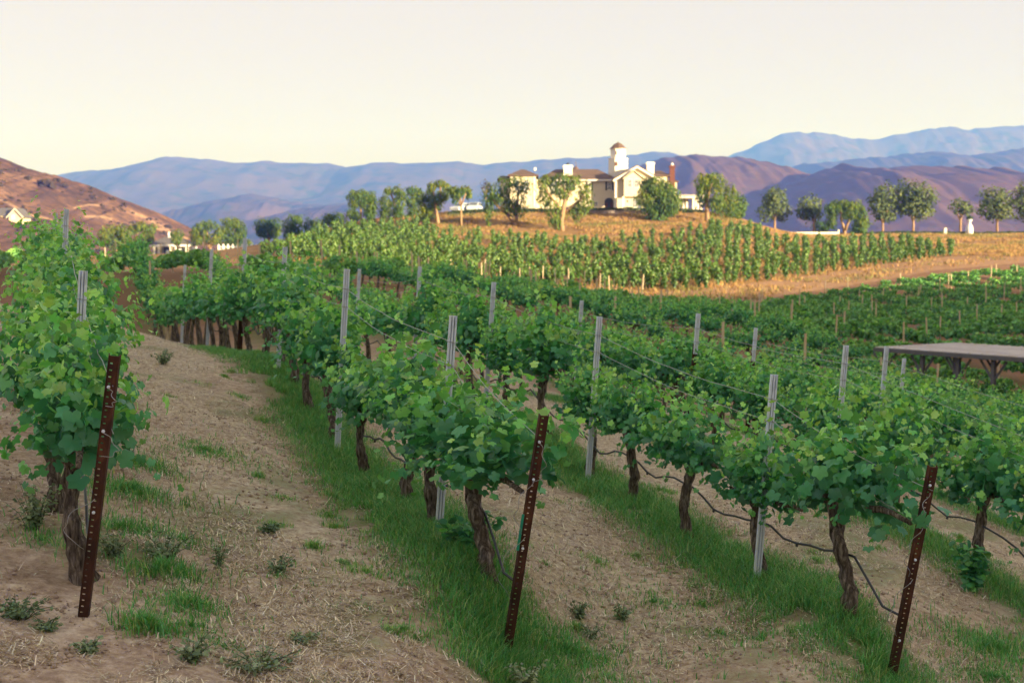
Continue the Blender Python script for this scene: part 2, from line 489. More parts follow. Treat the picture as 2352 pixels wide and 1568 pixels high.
green = np.clip(green + np.clip((fbm(gx * 0.9, gy * 0.9, 44, 4) - 0.56) * 5, 0, 0.6) * near * (1 - left_bare), 0, 1)
red = (1 - near) * (1 - onhill)
zone = np.stack([straw, onhill, red, np.ones_like(straw)], 1)
zone2 = np.stack([np.clip(green, 0, 1), path, left_bare, np.ones_like(straw)], 1)
nu, ny = len(us), len(ys)
I = np.arange(nu * ny).reshape(ny, nu)
q = np.stack([I[:-1, :-1], I[:-1, 1:], I[1:, 1:], I[1:, :-1]], -1).reshape(-1, 4)


def ground_material():
    m, n, l, b = newmat("vineyard_soil")
    v = objvec(n, l)
    za = n.new("ShaderNodeAttribute"); za.attribute_name = 'zone'
    zb = n.new("ShaderNodeAttribute"); zb.attribute_name = 'zone2'
    sa = n.new("ShaderNodeSeparateColor"); l.new(za.outputs['Color'], sa.inputs[0])
    sb = n.new("ShaderNodeSeparateColor"); l.new(zb.outputs['Color'], sb.inputs[0])
    n1 = noise(n, l, 1.1, 6, 0.65, v); n2 = noise(n, l, 14, 6, 0.7, v); n3 = noise(n, l, 60, 3, 0.6, v); n4 = noise(n, l, 0.12, 5, 0.6, v)
    soil = ramp(n, [(0.38, (0.304, 0.220, 0.161)), (0.5, (0.535, 0.415, 0.320)), (0.61, (0.800, 0.689, 0.557))])
    l.new(mix(n, l, 0.5, n1, n2), soil.inputs[0])
    strawc = ramp(n, [(0.35, (0.348, 0.281, 0.212)), (0.5, (0.624, 0.527, 0.398)), (0.65, (0.800, 0.780, 0.601))])
    l.new(n2, strawc.inputs[0])
    c = mix(n, l, math_n(n, l, 'MULTIPLY', sa.outputs[0], 0.8), soil.outputs[0], strawc.outputs[0])
    redc = ramp(n, [(0.3, (0.20, 0.115, 0.07)), (0.7, (0.33, 0.20, 0.125))]); l.new(mix(n, l, 0.5, n4, n1), redc.inputs[0])
    c = mix(n, l, sa.outputs[2], c, redc.outputs[0])
    gold = ramp(n, [(0.34, (0.168, 0.105, 0.059)), (0.48, (0.286, 0.172, 0.080)), (0.58, (0.370, 0.231, 0.101)), (0.70, (0.168, 0.151, 0.059))])
    l.new(mix(n, l, 0.45, n4, n1), gold.inputs[0])
    c = mix(n, l, sa.outputs[1], c, gold.outputs[0])
    pathc = ramp(n, [(0.3, (0.311, 0.186, 0.107)), (0.7, (0.436, 0.276, 0.167))]); l.new(n1, pathc.inputs[0])
    c = mix(n, l, sb.outputs[1], c, pathc.outputs[0])
    grc = ramp(n, [(0.3, (0.072, 0.160, 0.040)), (0.7, (0.144, 0.256, 0.064))]); l.new(n2, grc.inputs[0])
    gf = math_n(n, l, 'MULTIPLY', sb.outputs[0], math_n(n, l, 'MULTIPLY', math_n(n, l, 'SUBTRACT', n2, 0.25), 3.0, True), True)
    c = mix(n, l, gf, c, grc.outputs[0])
    l.new(c, b.inputs['Base Color'])
    b.inputs['Roughness'].default_value = 0.95; b.inputs['Specular IOR Level'].default_value = 0.1
    bp = n.new("ShaderNodeBump"); bp.inputs['Strength'].default_value = 1.0; bp.inputs['Distance'].default_value = 0.05
    l.new(mix(n, l, 0.4, n2, n3), bp.inputs['Height']); l.new(bp.outputs[0], b.inputs['Normal'])
    return m


M['ground'] = ground_material()
g = obj("ground", npmesh("ground", np.stack([gx, gy, gz], 1), q, M['ground'], True, {'zone': zone, 'zone2': zone2}))
tag(g, kind='structure')


# ------------------------------------------------------------------ hills and mountains
def hillmat(name, cols, scale, spots=None, tracks=False):
    m, n, l, b = newmat(name)
    v = objvec(n, l)
    f = mix(n, l, 0.4, noise(n, l, scale, 7, 0.65, v), noise(n, l, scale * 6, 5, 0.65, v))
    r = ramp(n, cols); l.new(f, r.inputs[0])
    c = r.outputs[0]
    if tracks:
        ta = n.new("ShaderNodeAttribute"); ta.attribute_name = 'track'
        st = n.new("ShaderNodeSeparateColor"); l.new(ta.outputs['Color'], st.inputs[0])
        c = mix(n, l, st.outputs[0], c, (0.36, 0.24, 0.155))
    if spots:
        f2 = noise(n, l, scale * 9, 3, 0.5, v)
        k = math_n(n, l, 'MULTIPLY', math_n(n, l, 'SUBTRACT', f2, 0.55), 9.0, True)
        c = mix(n, l, k, c, spots)
    l.new(c, b.inputs['Base Color']); b.inputs['Roughness'].default_value = 1.0
    b.inputs['Specular IOR Level'].default_value = 0.0
    return m


def ridge(name, prof, Y, depth, amp, mat, zfoot=-20.0, n_u=260, n_v=70, seed=1, gul=1.0, shape=1.0, mat_kind='structure'):
    """terrain block: crest along the surveyed profile at distance Y, front slope reaching down over 'depth' metres, back slope behind"""
    px = np.linspace(prof[0][0], prof[-1][0], n_u)
    py = np.interp(px, [p[0] for p in prof], [p[1] for p in prof])
    X = (px - CX) / F * Y
    # crest height above the camera's level
    Z = np.array([at(a, b, Y)[2] for a, b in zip(px, py)])
    sp = (X[-1] - X[0]) / (n_u - 1)
    Z = Z + (fbm(X / (sp * 5), X * 0 + seed, seed, 4) - 0.47) * amp * 0.12
    t = np.concatenate([np.linspace(0, 1, n_v), 1 + np.linspace(0.06, 1.0, 14)])
    TT, XX = np.meshgrid(t, X, indexing='ij')
    ZZ = np.broadcast_to(Z, TT.shape)
    yy = np.where(TT <= 1, Y - depth * (1 - TT), Y + depth * (TT - 1))
    s = np.where(TT <= 1, TT ** shape, 1 - (TT - 1) ** 1.4)
    s = np.where(TT <= 1, s * s * (3 - 2 * s) * 0.45 + s * 0.55, s)
    h = zfoot + (ZZ - zfoot) * s
    L = depth
    wx = XX + (fbm(XX / L * 2, yy / L * 2, seed + 70, 3) - 0.5) * L * 0.5
    rn = fbm(wx / L * 2.6, yy / L * 1.3, seed + 5, 5, True) - 0.55
    env = np.clip(np.minimum(TT, 1) * 1.3, 0, 1) * np.clip((1 - TT) * 3.2, 0, 1)
    env = np.where(TT > 1, 0.2 * (TT - 1), env)
    h = h + rn * amp * env * gul
    h = h + (fbm(XX / L * 22, yy / L * 22, seed + 9, 3) - 0.45) * amp * 0.10 * env
    n_t = len(t)
    idx = np.arange(n_t * n_u).reshape(n_t, n_u)
    qq = np.stack([idx[:-1, :-1], idx[:-1, 1:], idx[1:, 1:], idx[1:, :-1]], -1).reshape(-1, 4)
    me = npmesh(name, np.stack([XX.ravel(), yy.ravel(), h.ravel()], 1), qq, mat, True)
    o = obj(name, me); tag(o, kind=mat_kind)
    return o, (X, yy, h)


M['leafthill'] = hillmat("dry_hillside", [(0.40, (0.063, 0.043, 0.036)), (0.47, (0.113, 0.069, 0.050)), (0.54, (0.158, 0.095, 0.065)), (0.62, (0.261, 0.162, 0.108))], 0.035, (0.068, 0.050, 0.041), True)
M['brownhill'] = hillmat("brown_hill", [(0.3, (0.09, 0.055, 0.045)), (0.55, (0.13, 0.08, 0.06)), (0.75, (0.21, 0.13, 0.095))], 0.012, (0.10, 0.08, 0.05))
M['mountain'] = hillmat("far_mountain", [(0.35, (0.049, 0.038, 0.038)), (0.55, (0.091, 0.059, 0.052)), (0.7, (0.126, 0.081, 0.070))], 0.0012, (0.038, 0.038, 0.025))
lefthill, LH = ridge("dry_hill", [(-900, 250), (-500, 262), (-250, 300), (0, 362), (60, 385), (130, 402), (200, 425), (260, 452), (310, 470), (350, 495), (400, 520), (440, 546), (480, 562), (540, 580), (640, 600)], 640, 250, 14, M['leafthill'], -4, 520, 150, 3, 0.8)
ridge("brown_hill", [(1250, 500), (1340, 440), (1450, 388), (1530, 360), (1600, 356), (1700, 362), (1760, 372), (1820, 393), (1845, 405), (1900, 440), (1960, 500), (2000, 560)], 2500, 900, 60, M['brownhill'], -20, 220, 80, 11)
ridge("brown_hill", [(1600, 560), (1700, 480), (1780, 438), (1845, 407), (1900, 385), (1935, 377), (1965, 383), (2000, 391), (2060, 385), (2120, 380), (2200, 383), (2300, 388), (2352, 400), (2500, 405), (2800, 380), (3100, 420)], 2150, 900, 75, M['brownhill'], -20, 300, 90, 23)
ridge("mountain_range", [(-700, 430), (-200, 420), (150, 415), (205, 403), (300, 390), (330, 388), (390, 375), (425, 363), (480, 370), (560, 375), (620, 372), (660, 377), (700, 375), (760, 378), (800, 384), (860, 380), (960, 375), (1060, 373), (1130, 376), (1200, 372), (1260, 367), (1300, 363), (1350, 366), (1400, 358), (1450, 355), (1500, 347), (1530, 348), (1560, 360), (1620, 385), (1800, 420), (2100, 450)], 7000, 2600, 210, M['mountain'], -30, 420, 80, 31)
ridge("mountain_range", [(1350, 480), (1500, 420), (1600, 380), (1680, 355), (1740, 330), (1790, 308), (1830, 303), (1890, 308), (1960, 318), (2000, 320), (2060, 310), (2120, 298), (2170, 293), (2220, 297), (2290, 293), (2352, 288), (2500, 275), (3000, 320)], 8200, 1300, 190, M['mountain'], -30, 360, 80, 47)
ridge("foothill", [(1600, 470), (1750, 400), (1830, 380), (1900, 372), (2000, 362), (2100, 352), (2160, 347), (2200, 357), (2260, 355), (2352, 335), (2500, 320), (2900, 360)], 5200, 1400, 190, M['mountain'], -30, 260, 60, 53)
ridge("foothill", [(250, 545), (330, 510), (390, 488), (450, 470), (520, 455), (580, 447), (640, 455), (700, 466), (760, 470), (850, 462), (950, 450), (1100, 470), (1300, 500)], 4600, 1200, 130, M['mountain'], -30, 260, 60, 61)
ridge("foothill", [(520, 570), (600, 505), (680, 482), (740, 474), (820, 470), (900, 485), (1000, 520), (1100, 560)], 3600, 900, 80, M['mountain'], -30, 200, 60, 67)


# pale dirt tracks cut into the left-hand slope
lv = np.array([v.co for v in lefthill.data.vertices]); lpx, lpy = proj(lv[:, 0], lv[:, 1], lv[:, 2])
tr = np.zeros(len(lv))
for pl, wd in ((((-60, 436), (0, 457), (18, 466), (36, 476), (62, 492), (80, 496), (108, 502), (140, 508)), 2.6), (((195, 497), (235, 498), (255, 503)), 3.0), (((300, 487), (330, 497), (360, 515), (395, 530)), 3.0), (((170, 478), (205, 470), (232, 472)), 2.0), (((330, 520), (380, 528), (430, 548)), 2.2)):
    for (ax_, ay_), (bx_, by_) in zip(pl[:-1], pl[1:]):
        t = np.clip(((lpx - ax_) * (bx_ - ax_) + (lpy - ay_) * (by_ - ay_)) / ((bx_ - ax_) ** 2 + (by_ - ay_) ** 2), 0, 1)
        dd = np.hypot(lpx - ax_ - t * (bx_ - ax_), lpy - ay_ - t * (by_ - ay_))
        tr = np.maximum(tr, np.clip(1.4 - dd / wd, 0, 1))
ca = lefthill.data.color_attributes.new('track', 'FLOAT_COLOR', 'POINT')
ca.data.foreach_set('color', np.stack([tr, tr, tr, np.ones(len(tr))], 1).astype(np.float32).ravel())


# the ridge behind the camera that keeps the evening sun off the near rows
def back_ridge():
    b0, b1 = np.array([-28.0, 100.0]), np.array([40.0, 122.0])
    d = (b1 - b0) / np.linalg.norm(b1 - b0)
    dist = 225.0
    sh = np.array([math.sin(SUN_AZ), math.cos(SUN_AZ)])
    p0 = b0 + sh * dist - d * 180
    L = 480.0
    n_u, n_v = 120, 40
    s = np.linspace(0, L, n_u); t = np.linspace(-1, 1, n_v)
    SS_, TT_ = np.meshgrid(s, t, indexing='ij')
    nrm = np.array([-d[1], d[0]])
    if nrm @ sh < 0: nrm = -nrm
    W = 60.0
    x = p0[0] + d[0] * SS_ + nrm[0] * TT_ * W
    y = p0[1] + d[1] * SS_ + nrm[1] * TT_ * W
    H = -2.3 + dist * math.tan(SUN_EL)
    e = np.clip(np.minimum(SS_, L - SS_) / 90.0, 0, 1); e = e * e * (3 - 2 * e)
    prof = (1 - np.abs(TT_) ** 1.5)
    z = -6 + (H + 6 + (fbm(SS_ / 30, SS_ * 0, 5, 3) - 0.45) * 3.0) * prof * (0.25 + 0.75 * e) * 1.0
    idx = np.arange(n_u * n_v).reshape(n_u, n_v)
    qq = np.stack([idx[:-1, :-1], idx[:-1, 1:], idx[1:, 1:], idx[1:, :-1]], -1).reshape(-1, 4)
    o = obj("dry_hill", npmesh("dry_hill", np.stack([x.ravel(), y.ravel(), z.ravel()], 1), qq, M['leafthill'], True))
    tag(o, kind='structure')


back_ridge()

# ------------------------------------------------------------------ leaves
def leaf_template(full=True):
    if full:
        an = [0, 14, 30, 44, 58, 74, 90, 108, 126, 146, 168]
        ra = [1.0, 0.84, 0.70, 0.86, 0.94, 0.80, 0.64, 0.74, 0.78, 0.66, 0.46]
        pts = [(ra[i] * math.sin(R(a)), ra[i] * math.cos(R(a))) for i, a in enumerate(an)]
        out = pts + [(0.0, -0.06)] + [(-x, y) for x, y in reversed(pts[1:])]
        V = [(0, 0.12, 0.05)] + [(x, y, -0.34 * (x * x + y * y) + 0.26 * abs(x)) for x, y in out]
        n = len(out)
        T = [(0, 1 + i, 1 + (i + 1) % n) for i in range(n)]
        return np.array(V), np.array(T)
    V = np.array([(0, -0.4, 0), (0.8, -0.1, -0.12), (0.55, 0.75, -0.2), (0, 1.0, -0.3), (-0.55, 0.75, -0.2), (-0.8, -0.1, -0.12), (0, 0.25, 0.1)])
    T = np.array([(6, 0, 1), (6, 1, 2), (6, 2, 3), (6, 3, 4), (6, 4, 5), (6, 5, 0)])
    return V, T


LEAF_FULL, LEAF_MID = leaf_template(True), leaf_template(False)
QUAD = (np.array([(-0.5, -0.5, 0), (0.5, -0.5, 0.0), (0.55, 0.5, 0.1), (-0.45, 0.6, -0.1)]), np.array([(0, 1, 2, 3)]))
STRAND = (np.array([(-0.5, 0.5, 0), (0.5, 0.5, 0.0), (0.35, -0.1, 0.25), (-0.35, -0.1, 0.25), (0.08, -0.6, 0.1), (-0.08, -0.6, 0.1)]), np.array([(0, 1, 2, 3), (3, 2, 4, 5)]))


def place_leaves(tpl, P, Nn, Tip, S, tint):
    """tpl template in xy plane pointing +y; P positions, Nn normals, Tip tip directions, S sizes (n,) or (n,3)"""
    V, T = tpl
    Nn = Nn / (np.linalg.norm(Nn, axis=1, keepdims=True) + 1e-9)
    X = np.cross(Tip, Nn); X /= (np.linalg.norm(X, axis=1, keepdims=True) + 1e-9)
    Yv = np.cross(Nn, X)
    S = np.asarray(S, float)
    if S.ndim == 1: S = np.repeat(S[:, None], 3, 1)
    W = P[:, None, :] + (V[None, :, 0:1] * S[:, None, 0:1]) * X[:, None, :] + (V[None, :, 1:2] * S[:, None, 1:2]) * Yv[:, None, :] + (V[None, :, 2:3] * S[:, None, 2:3]) * Nn[:, None, :]
    nv = len(V)
    faces = (T[None] + (np.arange(len(P)) * nv)[:, None, None]).reshape(-1, T.shape[1])
    c = np.repeat(tint, nv, axis=0)
    return W.reshape(-1, 3), faces, c


def vine_leaves(seed, nshoot, per, size, half=0.78, ztop=0.75, mid=False):
    r = np.random.default_rng(seed)
    P = []; N = []; TI = []; S = []; C = []
    for j in range(nshoot):
        s = float(np.clip(r.normal(0, 0.40), -half, half))
        low = r.random() < 0.34
        lat = float(np.clip(r.normal(0, 0.72), -1.15, 1.15)); alo = r.normal(0, 0.42)
        side = 1 if lat > 0 else -1
        L = r.uniform(0.40, 0.84) * ztop / 0.75
        if low:
            d = np.array([alo * 1.3, side * r.uniform(0.4, 0.95), r.uniform(0.05, 0.45)]); droop = r.uniform(0.4, 0.75); L *= 0.70
        else:
            d = np.array([alo, lat * 0.75, 1.0]); droop = r.uniform(0.0, 0.28)
        if not low and r.random() < 0.14: L *= 1.35; d[1] *= 0.5; droop = 0.05
        d = d / np.linalg.norm(d)
        b = np.array([s, r.normal(0, 0.12), 0.90 + r.uniform(-0.12, 0.14)])
        n = max(4, int(per * L / 0.75))
        for i in range(n):
            t = (i + r.uniform(0, 0.8)) / n
            p = b + d * L * t + np.array([0, 0, -droop * t * t * L])
            off = r.normal(0, 1, 3); off[2] *= 0.6; off /= np.linalg.norm(off)
            p = p + off * r.uniform(0.03, 0.10) * (1.1 - 0.5 * t)
            out = np.array([0.3 * (p[0] - s), p[1] * 1.6, 0.5])
            nn = out + r.normal(0, 0.62, 3) + off * 0.6
            tip = np.array([off[0], off[1], -0.7]) + r.normal(0, 0.35, 3)
            P.append(p); N.append(nn); TI.append(tip)
            S.append(size * r.uniform(0.55, 1.3) * (1.0 - 0.6 * t ** 1.5))
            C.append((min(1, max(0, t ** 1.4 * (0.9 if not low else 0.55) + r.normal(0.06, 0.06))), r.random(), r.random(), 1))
    return [np.array(a) for a in (P, N, TI, S, C)]


def foliage_mesh(name, seed, lod):
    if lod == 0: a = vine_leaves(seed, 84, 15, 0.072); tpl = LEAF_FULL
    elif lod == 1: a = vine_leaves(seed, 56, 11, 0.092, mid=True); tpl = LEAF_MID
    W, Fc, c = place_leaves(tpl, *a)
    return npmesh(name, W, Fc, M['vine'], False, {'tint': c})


FOL0 = [foliage_mesh("foliage", 100 + i, 0) for i in range(6)]
FOL1 = [foliage_mesh("foliage", 200 + i, 1) for i in range(6)]


def trunk_mesh(seed, lod):
    rr = random.Random(seed)
    m = MB()
    lx, ly = rr.uniform(-0.2, 0.2), rr.uniform(-0.08, 0.08)
    n = 18 if lod == 0 else 6; ph = rr.uniform(0, 6)
    pts = []; rad = []
    for i in range(n):
        t = i / (n - 1)
        pts.append((lx * t + 0.028 * math.sin(t * 7 + ph) + rr.uniform(-0.010, 0.010), ly * t + 0.02 * math.cos(t * 6 + ph) + rr.uniform(-0.010, 0.010), -0.10 + 0.98 * t))
        rad.append((0.062 - 0.018 * math.sin(t * 2.6) + (0.022 if t < 0.12 else 0) + (0.014 if t > 0.85 else 0)) * rr.uniform(0.86, 1.16) * 1.08)
    m.tube(pts, rad, 14 if lod == 0 else 6, 0.17)
    if lod == 0 and rr.random() < 0.6:           # a second stem twisted beside the first
        p2 = [(x + 0.05 + 0.04 * math.sin(i * 0.9), y - 0.02, z) for i, (x, y, z) in enumerate(pts[2:])]
        m.tube(p2, [r_ * 0.6 for r_ in rad[2:]], 8, 0.16)
    return m.mesh("trunk", M['bark'], True), (pts[-1])


def cordon_mesh(seed, top, lod):
    rr = random.Random(seed + 5)
    m = MB()
    for s in (-1, 1):
        pts = [(top[0], top[1], top[2] - 0.05)]
        for k in range(1, 6):
            pts.append((top[0] * (1 - k / 5) + s * 0.15 * k, top[1] * (1 - k / 5) + rr.uniform(-0.02, 0.02), 0.86 + rr.uniform(-0.03, 0.03)))
        m.tube(pts, [0.034, 0.032, 0.028, 0.024, 0.021, 0.016], 8 if lod == 0 else 5, 0.15)
    return m.mesh("cordon", M['bark'], True)


TR0 = []; TR1 = []
for i in range(6):
    t_, top = trunk_mesh(300 + i, 0); TR0.append((t_, cordon_mesh(300 + i, top, 0)))
for i in range(4):
    t_, top = trunk_mesh(400 + i, 1); TR1.append((t_, cordon_mesh(400 + i, top, 1)))

ROW_RZ = math.atan2(1.0, ROW_DX)            # rows' own x axis runs along the row
ORD = ["first", "second", "third", "fourth", "fifth", "sixth", "seventh", "eighth", "ninth", "tenth", "eleventh", "twelfth", "thirteenth", "fourteenth", "fifteenth", "sixteenth", "seventeenth", "eighteenth", "nineteenth", "twentieth"]
ROWNAME = {0: "leftmost row", 1: "row behind the middle rusty post", 2: "row behind the right rusty post"}
def rowname(k): return ROWNAME.get(k) or (f"{ORD[k]} row from the left" if k < len(ORD) else "one of the farthest rows on the right")


# candidates
YSTEP = 1.42
START = {0: 9.15, 1: 10.5, 2: 11.1, 3: 11.42}
cand = []
for k, c in enumerate(ROWS_C):
    y0 = START.get(k, 10.8 + (k % 5) * 0.31)
    Y = np.arange(y0, 172, YSTEP)
    Y = Y + rng.uniform(-0.12, 0.12, len(Y))
    x = rowx(c, Y) + rng.normal(0, 0.05, len(Y)) - (0.12 if k == 0 else 0) * (np.arange(len(Y)) % 2)
    z = hgts(x, Y)
    px, py = proj(x, Y, z)
    ok = (px > -150) & (px < 2352 + 1.3 * F / Y) & (py > lerp_tab(PATH_LO, px) + np.where(px > 1350, 18 + np.clip((px - 1350) / 20, 0, 12), np.clip((px - 500) / 15, 0, 18)))
    for a in zip(Y[ok], x[ok], z[ok], px[ok], py[ok]): cand.append((a[0], k) + tuple(float(v) for v in a))
for c in (-3.0, -6.1, -9.2):                   # rows farther left, beyond the crest
    Y = np.arange(52, 120, YSTEP); x = rowx(c, Y); z = hgts(x, Y); px, py = proj(x, Y, z)
    ok = (px > -120) & (py > 600)
    for a in zip(Y[ok], x[ok], z[ok], px[ok], py[ok]): cand.append((a[0], 99) + tuple(float(v) for v in a))
cand.sort(key=lambda a: a[0])
N_IND = 296
perrow = {}
for a in cand[:N_IND]:
    d, k, Y, x, z, px, py = a
    lod = 0 if Y < 24 else 1
    j = perrow.get(k, 0); perrow[k] = j + 1
    r_ = rnd.randrange(6); t_ = rnd.randrange(6 if lod == 0 else 4)
    o = empty("grapevine", (x, Y, z), ROW_RZ + (math.pi if rnd.random() < 0.5 else 0))
    sc_ = rnd.uniform(0.84, 1.10)
    if k == 0: sc_ *= 1.08
    if Y > 27 and k >= 2: sc_ *= 0.86
    if j == 0 and k in (1, 2): sc_ = 1.16 if k == 1 else 1.1
    o.scale = (sc_ * rnd.uniform(0.97, 1.08), sc_ * (1.05 if k != 0 else 0.95), sc_ * (1.0 if k else 0.93))
    obj("trunk", (TR0 if lod == 0 else TR1)[t_][0], o)
    obj("cordon", (TR0 if lod == 0 else TR1)[t_][1], o)
    if k == 1 and j < 2: o.scale[2] = (0.95, 0.88)[j]
    f = obj("foliage", (FOL0 if lod == 0 else FOL1)[r_], o)
    if rnd.random() < 0.5: f.rotation_euler = (0, 0, math.pi)
    if k <= 2: end = "from the near end in the " + rowname(k)
    else: end = "from the right edge in the " + rowname(k)
    if j < 20 and k < 20: lab = f"leafy green grapevine, {ORD[j]} {end}"
    elif k < 20: lab = f"grapevine crowded into the far stretch of the {rowname(k)}"
    else: lab = "grapevine merging into the green rows in the valley beyond the near rows"
    tag(o, lab, "grapevine", "grapevines in the trellised rows")

# the rest of the trellised vines: one mass
def mass(name, bases, per, size, mat, wid, zlo, zhi, half, seed, rz):
    r = np.random.default_rng(seed)
    B = np.asarray(bases); n = len(B) * per
    bi = np.repeat(np.arange(len(B)), per)
    s = r.uniform(-half, half, n); lt = r.normal(0, wid, n)
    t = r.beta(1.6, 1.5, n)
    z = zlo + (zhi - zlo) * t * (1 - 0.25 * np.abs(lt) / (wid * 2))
    ca, sa = math.cos(rz), math.sin(rz)
    vs_ = r.uniform(0.75, 1.2, len(B))[bi]; z = z * vs_; lt = lt * vs_
    P = np.stack([B[bi, 0] + s * ca - lt * sa, B[bi, 1] + s * sa + lt * ca, B[bi, 2] + z], 1)
    Nn = np.stack([-lt * sa * 1.5, lt * ca * 1.5, 0.35 + 0 * lt], 1) + r.normal(0, 0.5, (n, 3))
    Tip = np.stack([0 * lt, 0 * lt, -1 + 0 * lt], 1) + r.normal(0, 0.5, (n, 3))
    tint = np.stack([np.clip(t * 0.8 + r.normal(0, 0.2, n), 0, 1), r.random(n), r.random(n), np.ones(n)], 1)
    return P, Nn, Tip, size * r.uniform(0.7, 1.3, n), tint


rest = [a for a in cand[N_IND:] if rnd.random() > 0.07]
print("vines", len(cand), "individual", min(N_IND, len(cand)))
nearb = [(a[3], a[2], a[4]) for a in rest if a[2] < 75]; farb = [(a[3], a[2], a[4]) for a in rest if a[2] >= 75]
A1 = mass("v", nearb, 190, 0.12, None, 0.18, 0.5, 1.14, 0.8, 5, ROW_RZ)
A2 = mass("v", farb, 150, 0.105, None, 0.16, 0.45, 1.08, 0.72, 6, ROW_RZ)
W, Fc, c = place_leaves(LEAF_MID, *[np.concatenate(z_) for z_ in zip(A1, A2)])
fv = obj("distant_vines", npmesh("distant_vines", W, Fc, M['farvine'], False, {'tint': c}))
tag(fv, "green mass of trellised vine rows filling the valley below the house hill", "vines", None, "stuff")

# ------------------------------------------------------------------ posts
def channel_mesh(name, L, mat, holes=False, w=0.068, d=0.042, th=0.006, zb=-0.25):
    """steel channel with a front web (facing -y) and two flanges; a real row of holes when asked"""
    m = MB()
    if holes:
        hw, hh, st = 0.0075, 0.010, 0.042
        hx = -0.010
        xl, xr = hx - hw, hx + hw
        m.box(-w / 2, xl, 0, th, zb, L); m.box(xr, w / 2, 0, th, zb, L)
        z = zb
        zz = 0.03
        while zz < L - 0.02:
            m.box(xl, xr, 0.0004, th - 0.0004, z, zz); z = zz + hh; zz += st
        m.box(xl, xr, 0.0004, th - 0.0004, z, L)
        m.prism([(-w / 2 + 0.0005, 0.0), (-w / 2 - 0.006, d), (-w / 2, d), (-w / 2 + 0.0065, 0.0)], zb, L, 'z')
        m.prism([(w / 2 - 0.0065, 0.0005), (w / 2, d), (w / 2 + 0.006, d), (w / 2 - 0.0005, 0.0005)], zb, L, 'z')
    else:
        prof = [(w * a, b) for a, b in ((-0.5, 0.024), (-0.46, 0.002), (-0.24, 0.0), (-0.20, 0.024), (-0.13, 0.024), (-0.10, 0.0), (0.10, 0.0), (0.13, 0.024), (0.20, 0.024), (0.24, 0.0), (0.46, 0.002), (0.5, 0.024))]
        back = [(x, y + th) for x, y in reversed(prof)]
        m.prism(prof + back, zb, L, 'z')
    return m.mesh(name, mat)


def aim(o, base, top):
    v = Vector([float(a) for a in top]) - Vector([float(a) for a in base])
    z = v.normalized()
    x = Vector((1, 0.12, 0)); x = (x - z * x.dot(z)).normalized()
    y = z.cross(x)
    m = Matrix((x, y, z)).transposed().to_4x4()
    m.translation = Vector([float(a) for a in base])
    o.matrix_world = m
    return v.length


# three rusty end posts, seen whole
for i, (bx, by, tx, ty, Y, dy, lab) in enumerate((
        (190, 1425, 262, 818, 8.5, 0.42, "rusty perforated steel end post leaning at the near end of the leftmost row"),
        (1165, 1500, 1251, 955, 9.95, 0.48, "rusty perforated steel end post with green tape, in the middle"),
        (2050, 1560, 2146, 1073, 10.6, 0.50, "rusty perforated steel end post at lower right with looping wire"))):
    base = at(bx, by, Y); base[2] = hgt(base[0], base[1])
    top = at(tx, ty, Y - dy)
    L = float(np.linalg.norm(top - base))
    o = empty("end_post", base); aim(o, base, top)
    obj("channel", channel_mesh("channel", L, M['rust'], True, 0.060), o)
    m = MB()
    for z in ((L - 0.19, L - 0.47, L - 1.0) if i < 2 else (L - 0.14, L - 0.36, L - 0.75, 0.35)):
        b = MB(); b.lathe([(0.008, 0), (0.010, 0.004), (0.010, 0.011), (0.005, 0.016)], 0, 0, 8)
        bo = b.build("bolt", M['galv'], o); bo.location = (-0.009, -0.001, z); bo.rotation_euler = (R(90), 0, 0)
    r_ = random.Random(60 + i)
    for k in range(3):
        z = L - (0.19, 0.47, 0.9)[k]
        b = MB(); n = 22
        pts = []
        lo = (0.30, 0.42, 0.5)[k] if i != 0 else (0.12, 0.16, 0.35)[k]
        sg = r_.choice((-1, 1))
        for q_ in range(n):
            t = q_ / (n - 1)
            pts.append((-0.009 + sg * 0.10 * math.sin(t * 3.0) * (0.5 + 0.5 * k) + 0.012 * math.sin(t * 17), -0.016 - 0.05 * math.sin(t * math.pi) - 0.012 * math.cos(t * 15), z - lo * t))
        b.tube(pts, 0.0022, 5).build("wire_tie", M['wire'], o)
    if i == 1:
        b = MB(); b.box(-0.052, -0.034, -0.006, -0.001, L - 1.02, L - 0.74); b.build("green_tape", M['tape'], o)
    tag(o, lab, "end post", "rusty end posts at the near row ends")

